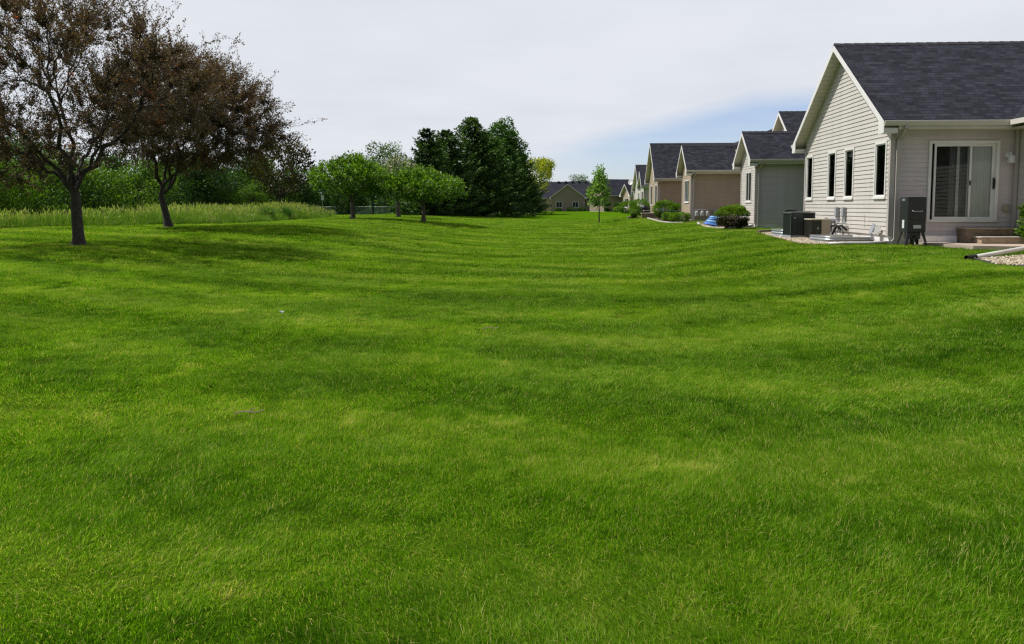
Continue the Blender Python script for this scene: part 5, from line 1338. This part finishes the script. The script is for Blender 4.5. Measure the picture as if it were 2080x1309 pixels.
scatter('tall_grass', np.concatenate([P, ground(P[:, 0], P[:, 1])[:, None]-.02], 1), np.stack([rng.normal(0, .10, n), rng.normal(.06, .10, n), rng.uniform(0, 6.28, n)], 1), np.stack([np.ones(n), np.ones(n), hs], 1), rng.integers(0, 6, n), tl_, M['tall'], 'tall unmown seeding grass along the left edge of the lawn', 'grass')
def seedheads(name, n, seed):
    rng = np.random.default_rng(seed); Vs = []; Fs = []; base = 0
    for k in range(n):
        x, y = rng.uniform(-.25, .25, 2); h = rng.uniform(.85, 1.2); lx, ly = rng.normal(0, .10, 2)
        for (z0, z1, w) in ((.3, h, .006), (h-.02, h+.16, .022)):
            a = rng.uniform(0, 3.14); ca, sa = math.cos(a)*w, math.sin(a)*w
            q0 = (x+lx*z0, y+ly*z0); q1 = (x+lx*z1*1.15, y+ly*z1*1.15)
            Vs += [(q0[0]-ca, q0[1]-sa, z0), (q0[0]+ca, q0[1]+sa, z0), (q1[0]+ca*.4, q1[1]+sa*.4, z1), (q1[0]-ca*.4, q1[1]-sa*.4, z1)]; Fs.append((base, base+1, base+2, base+3)); base += 4
    return npmesh(name, Vs, Fs, attr=np.clip(rng.normal(.92, .08, len(Fs)), 0, 1))
P, d = tall_zone(7000, rng); P = P[:1000]; d = d[:1000]; n = len(P)
hs = .70*(.62+.5*vnoise(P, 2.5, 9)+.2*rng.random(n))*np.clip(.5+d*.8, .5, 1)*np.interp(P[:, 1], [28, 38, 46, 60], [.95, 1.0, 1.05, .6])*np.interp(P[:, 0], [-30, -18, -13], [.75, .95, 1.0])
scatter('grass_seedheads', np.concatenate([P, ground(P[:, 0], P[:, 1])[:, None]], 1), np.stack([rng.normal(0, .1, n), rng.normal(.05, .1, n), rng.uniform(0, 6.28, n)], 1), np.stack([np.ones(n), np.ones(n), hs], 1), rng.integers(0, 4, n), [seedheads('heads', 7, 320+i) for i in range(4)], M['tall'], 'pale seed heads standing over the tall grass', 'grass')
# two darker tufts
for k, (x, y, lb) in enumerate([(-14.95, 38.6, 'left of two dark green grass tufts at the foot of the tall grass'), (-14.85, 41.0, 'right of two dark green grass tufts at the foot of the tall grass')]):
    me = blade_clump('tuft', 900, .30, .5, .95, .014, 330+k, .45, 3); o = link('grass_tuft', me, M['tuft']); o.location = (x, y, gz(x, y)-.02); tag(o, lb, 'grass tuft', 'dark grass tufts')
# bare soil ring at crabapple feet
for k, (x, y) in enumerate((b1, b2)):
    ring = [(x+(.42+.06*math.sin(3*a))*math.cos(a), y+(.38+.05*math.cos(2*a))*math.sin(a)) for a in np.linspace(0, 2*math.pi, 25)[:-1]]
    c = MB(); c.add([(x, y, gz(x, y)+.05)] + [(p[0], p[1], gz(*p)+.012) for p in ring], [(0, q+1, (q+1) % 24+1) for q in range(24)]); tag(c.build('bare_soil', M['mulch']), kind='structure')

# litter on the lawn
def litter(x, y, kind, label):
    rng = np.random.default_rng(int(abs(x*100)))
    if kind == 'scrap':
        c = MB(); n = 7
        vs = [(rng.uniform(-.05, .05), rng.uniform(-.04, .04), rng.uniform(0, .05)) for _ in range(n)]
        c.add(vs, [(0,1,2), (1,2,3), (2,3,4), (3,4,5), (4,5,6), (0,2,5), (1,3,6)]); o = c.build('paper_scrap', M['sticker']); ct = 'litter'
    else:
        c = MB(); c.tube([(-.09, -.03, .0), (-.02, .0, .012), (.05, .01, .0), (.10, .04, .01)], .005, 5); c.tube([(0, 0, .01), (.03, .05, .02)], .003, 4); o = c.build('twig', M['wood_lt']); ct = 'twig'
    o.location = (x, y, gz(x, y)+.045); tag(o, label, ct)
litter(-3.72, 10.05, 'scrap', 'small crumpled white scrap lying on the lawn')
litter(-.85, 9.35, 'twig', 'short pale twig lying on the mid lawn')
litter(-2.25, 5.35, 'twig', 'dry twig lying on the near lawn left of centre')

# ------------------------------------------------------------------ sky, sun, camera
EL, AZ = R(58), R(5)
src = Vector((-math.cos(EL)*math.cos(AZ), math.cos(EL)*math.sin(AZ), math.sin(EL)))
sun = bpy.data.lights.new('sun', 'SUN'); sun.energy = 5.0; sun.angle = R(.6); sun.color = (1, .955, .88)
so = bpy.data.objects.new('sun', sun); COL.objects.link(so); so.rotation_euler = (-src).to_track_quat('-Z', 'Y').to_euler()
w = bpy.data.worlds.new('World'); SC.world = w; w.use_nodes = True; nt = w.node_tree; nt.nodes.clear()
out = N(nt, 'ShaderNodeOutputWorld')
sky = N(nt, 'ShaderNodeTexSky'); sky.sky_type = 'NISHITA'; sky.sun_disc = False; sky.sun_elevation = EL; sky.sun_rotation = R(-85); sky.air_density = 1.0; sky.dust_density = .3; sky.ozone_density = 2.
bg1 = N(nt, 'ShaderNodeBackground', i_Strength=.11); tint = N(nt, 'ShaderNodeMix', data_type='RGBA', blend_type='MULTIPLY'); tint.inputs[0].default_value = 1; L(nt, sky.outputs[0], tint.inputs[6]); tint.inputs[7].default_value = (.90, .96, 1.2, 1); L(nt, tint.outputs[2], bg1.inputs['Color'])
bg2 = N(nt, 'ShaderNodeBackground', i_Strength=1.)
tc = N(nt, 'ShaderNodeTexCoord'); sp_ = N(nt, 'ShaderNodeSeparateXYZ'); L(nt, tc.outputs['Generated'], sp_.inputs[0])
def mth(op, a, b=None, c=None, clamp=False):
    n = N(nt, 'ShaderNodeMath', operation=op); n.use_clamp = clamp
    for i, v in enumerate((a, b, c)):
        if v is None: continue
        if hasattr(v, 'links'): L(nt, v, n.inputs[i])
        else: n.inputs[i].default_value = v
    return n.outputs[0]
# flat cloud-deck coordinates: direction projected on a high plane
zc = mth('MAXIMUM', sp_.outputs['Z'], .015); zc = mth('ADD', zc, .06)
cu = mth('DIVIDE', sp_.outputs['X'], zc); cv = mth('DIVIDE', sp_.outputs['Y'], zc)
cb = N(nt, 'ShaderNodeCombineXYZ'); L(nt, cu, cb.inputs[0]); L(nt, cv, cb.inputs[1])
n1 = N(nt, 'ShaderNodeTexNoise', i_Scale=.38, i_Detail=6., i_Roughness=.55); L(nt, cb.outputs[0], n1.inputs['Vector'])
n2 = N(nt, 'ShaderNodeTexNoise', i_Scale=1.6, i_Detail=5., i_Roughness=.6); L(nt, cb.outputs[0], n2.inputs['Vector'])
# a clearing low in the north-east
azim = mth('ARCTAN2', sp_.outputs['X'], sp_.outputs['Y'])          # 0 = +Y, + to the right
elev = mth('ARCSINE', sp_.outputs['Z'])
# clearing centre line climbs to the right; distance below it in elevation
line = mth('MULTIPLY_ADD', mth('MINIMUM', azim, .24), .25, .086)                        # upper edge of the clearing
below = mth('MULTIPLY', mth('SUBTRACT', line, elev), 36.)           # >0 inside
inaz = mth('MULTIPLY', mth('MULTIPLY', mth('SUBTRACT', azim, -.10), 6.0, clamp=True), mth('MULTIPLY', mth('SUBTRACT', .50, azim), 8.0, clamp=True))
hz_ = mth('MULTIPLY', mth('SUBTRACT', elev, -.01), 22., clamp=True)  # whitens toward the horizon
clr = mth('MULTIPLY', mth('MULTIPLY', mth('ADD', below, mth('MULTIPLY', mth('SUBTRACT', n1.outputs['Fac'], .5), 1.2), clamp=True), inaz), hz_)
clr = mth('MULTIPLY', clr, mth('MULTIPLY_ADD', n2.outputs['Fac'], -.5, 1.22, clamp=True))
veil = mth('SUBTRACT', 1., mth('MULTIPLY', clr, .72), clamp=True)
# cloud out of view overhead is thinned to cut the ambient light
ovh = mth('MULTIPLY', mth('SUBTRACT', elev, .42), 2.2, clamp=True)
veil = mth('MULTIPLY', veil, mth('SUBTRACT', 1., mth('MULTIPLY', ovh, .6)))
# unseen cloud behind the viewer is dimmed to keep shaded walls dark
L(nt, mth('SUBTRACT', mth('SUBTRACT', 1., mth('MULTIPLY', mth('MULTIPLY', sp_.outputs['Y'], -1.8, clamp=True), .55)), mth('MULTIPLY', ovh, .25)), bg2.inputs['Strength'])
cr = ramp(nt, [(.30, (.69, .73, .80)), (.52, (.765, .795, .855)), (.75, (.83, .85, .89))]); L(nt, mth('MULTIPLY_ADD', n2.outputs['Fac'], .3, mth('MULTIPLY', n1.outputs['Fac'], .7)), cr.inputs['Fac'])
L(nt, cr.outputs['Color'], bg2.inputs['Color'])
mxs = N(nt, 'ShaderNodeMixShader'); L(nt, veil, mxs.inputs[0]); L(nt, bg1.outputs[0], mxs.inputs[1]); L(nt, bg2.outputs[0], mxs.inputs[2]); L(nt, mxs.outputs[0], out.inputs[0])

cam = bpy.data.cameras.new('camera'); co = bpy.data.objects.new('camera', cam); COL.objects.link(co); SC.camera = co
cam.sensor_width = 36; cam.lens = 1560/2080*36; cam.clip_end = 6000; cam.clip_start = .05
cam.shift_y = -119.5/2080
co.location = (0, 0, EYE); co.rotation_euler = (R(90)-math.atan(117/1560), 0, R(3.52))
SC.view_settings.view_transform = 'Standard'; SC.view_settings.look = 'None'; SC.view_settings.exposure = 0
SC.cycles.max_bounces = 6; SC.cycles.transparent_max_bounces = 8; SC.cycles.use_denoising = True; SC.cycles.denoiser = 'OPENIMAGEDENOISE'; SC.cycles.denoising_prefilter = 'NONE'; SC.cycles.denoising_input_passes = 'RGB_ALBEDO_NORMAL'; SC.cycles.filter_width = 1.3; SC.cycles.use_adaptive_sampling = False; SC.cycles.sample_clamp_indirect = 3.0
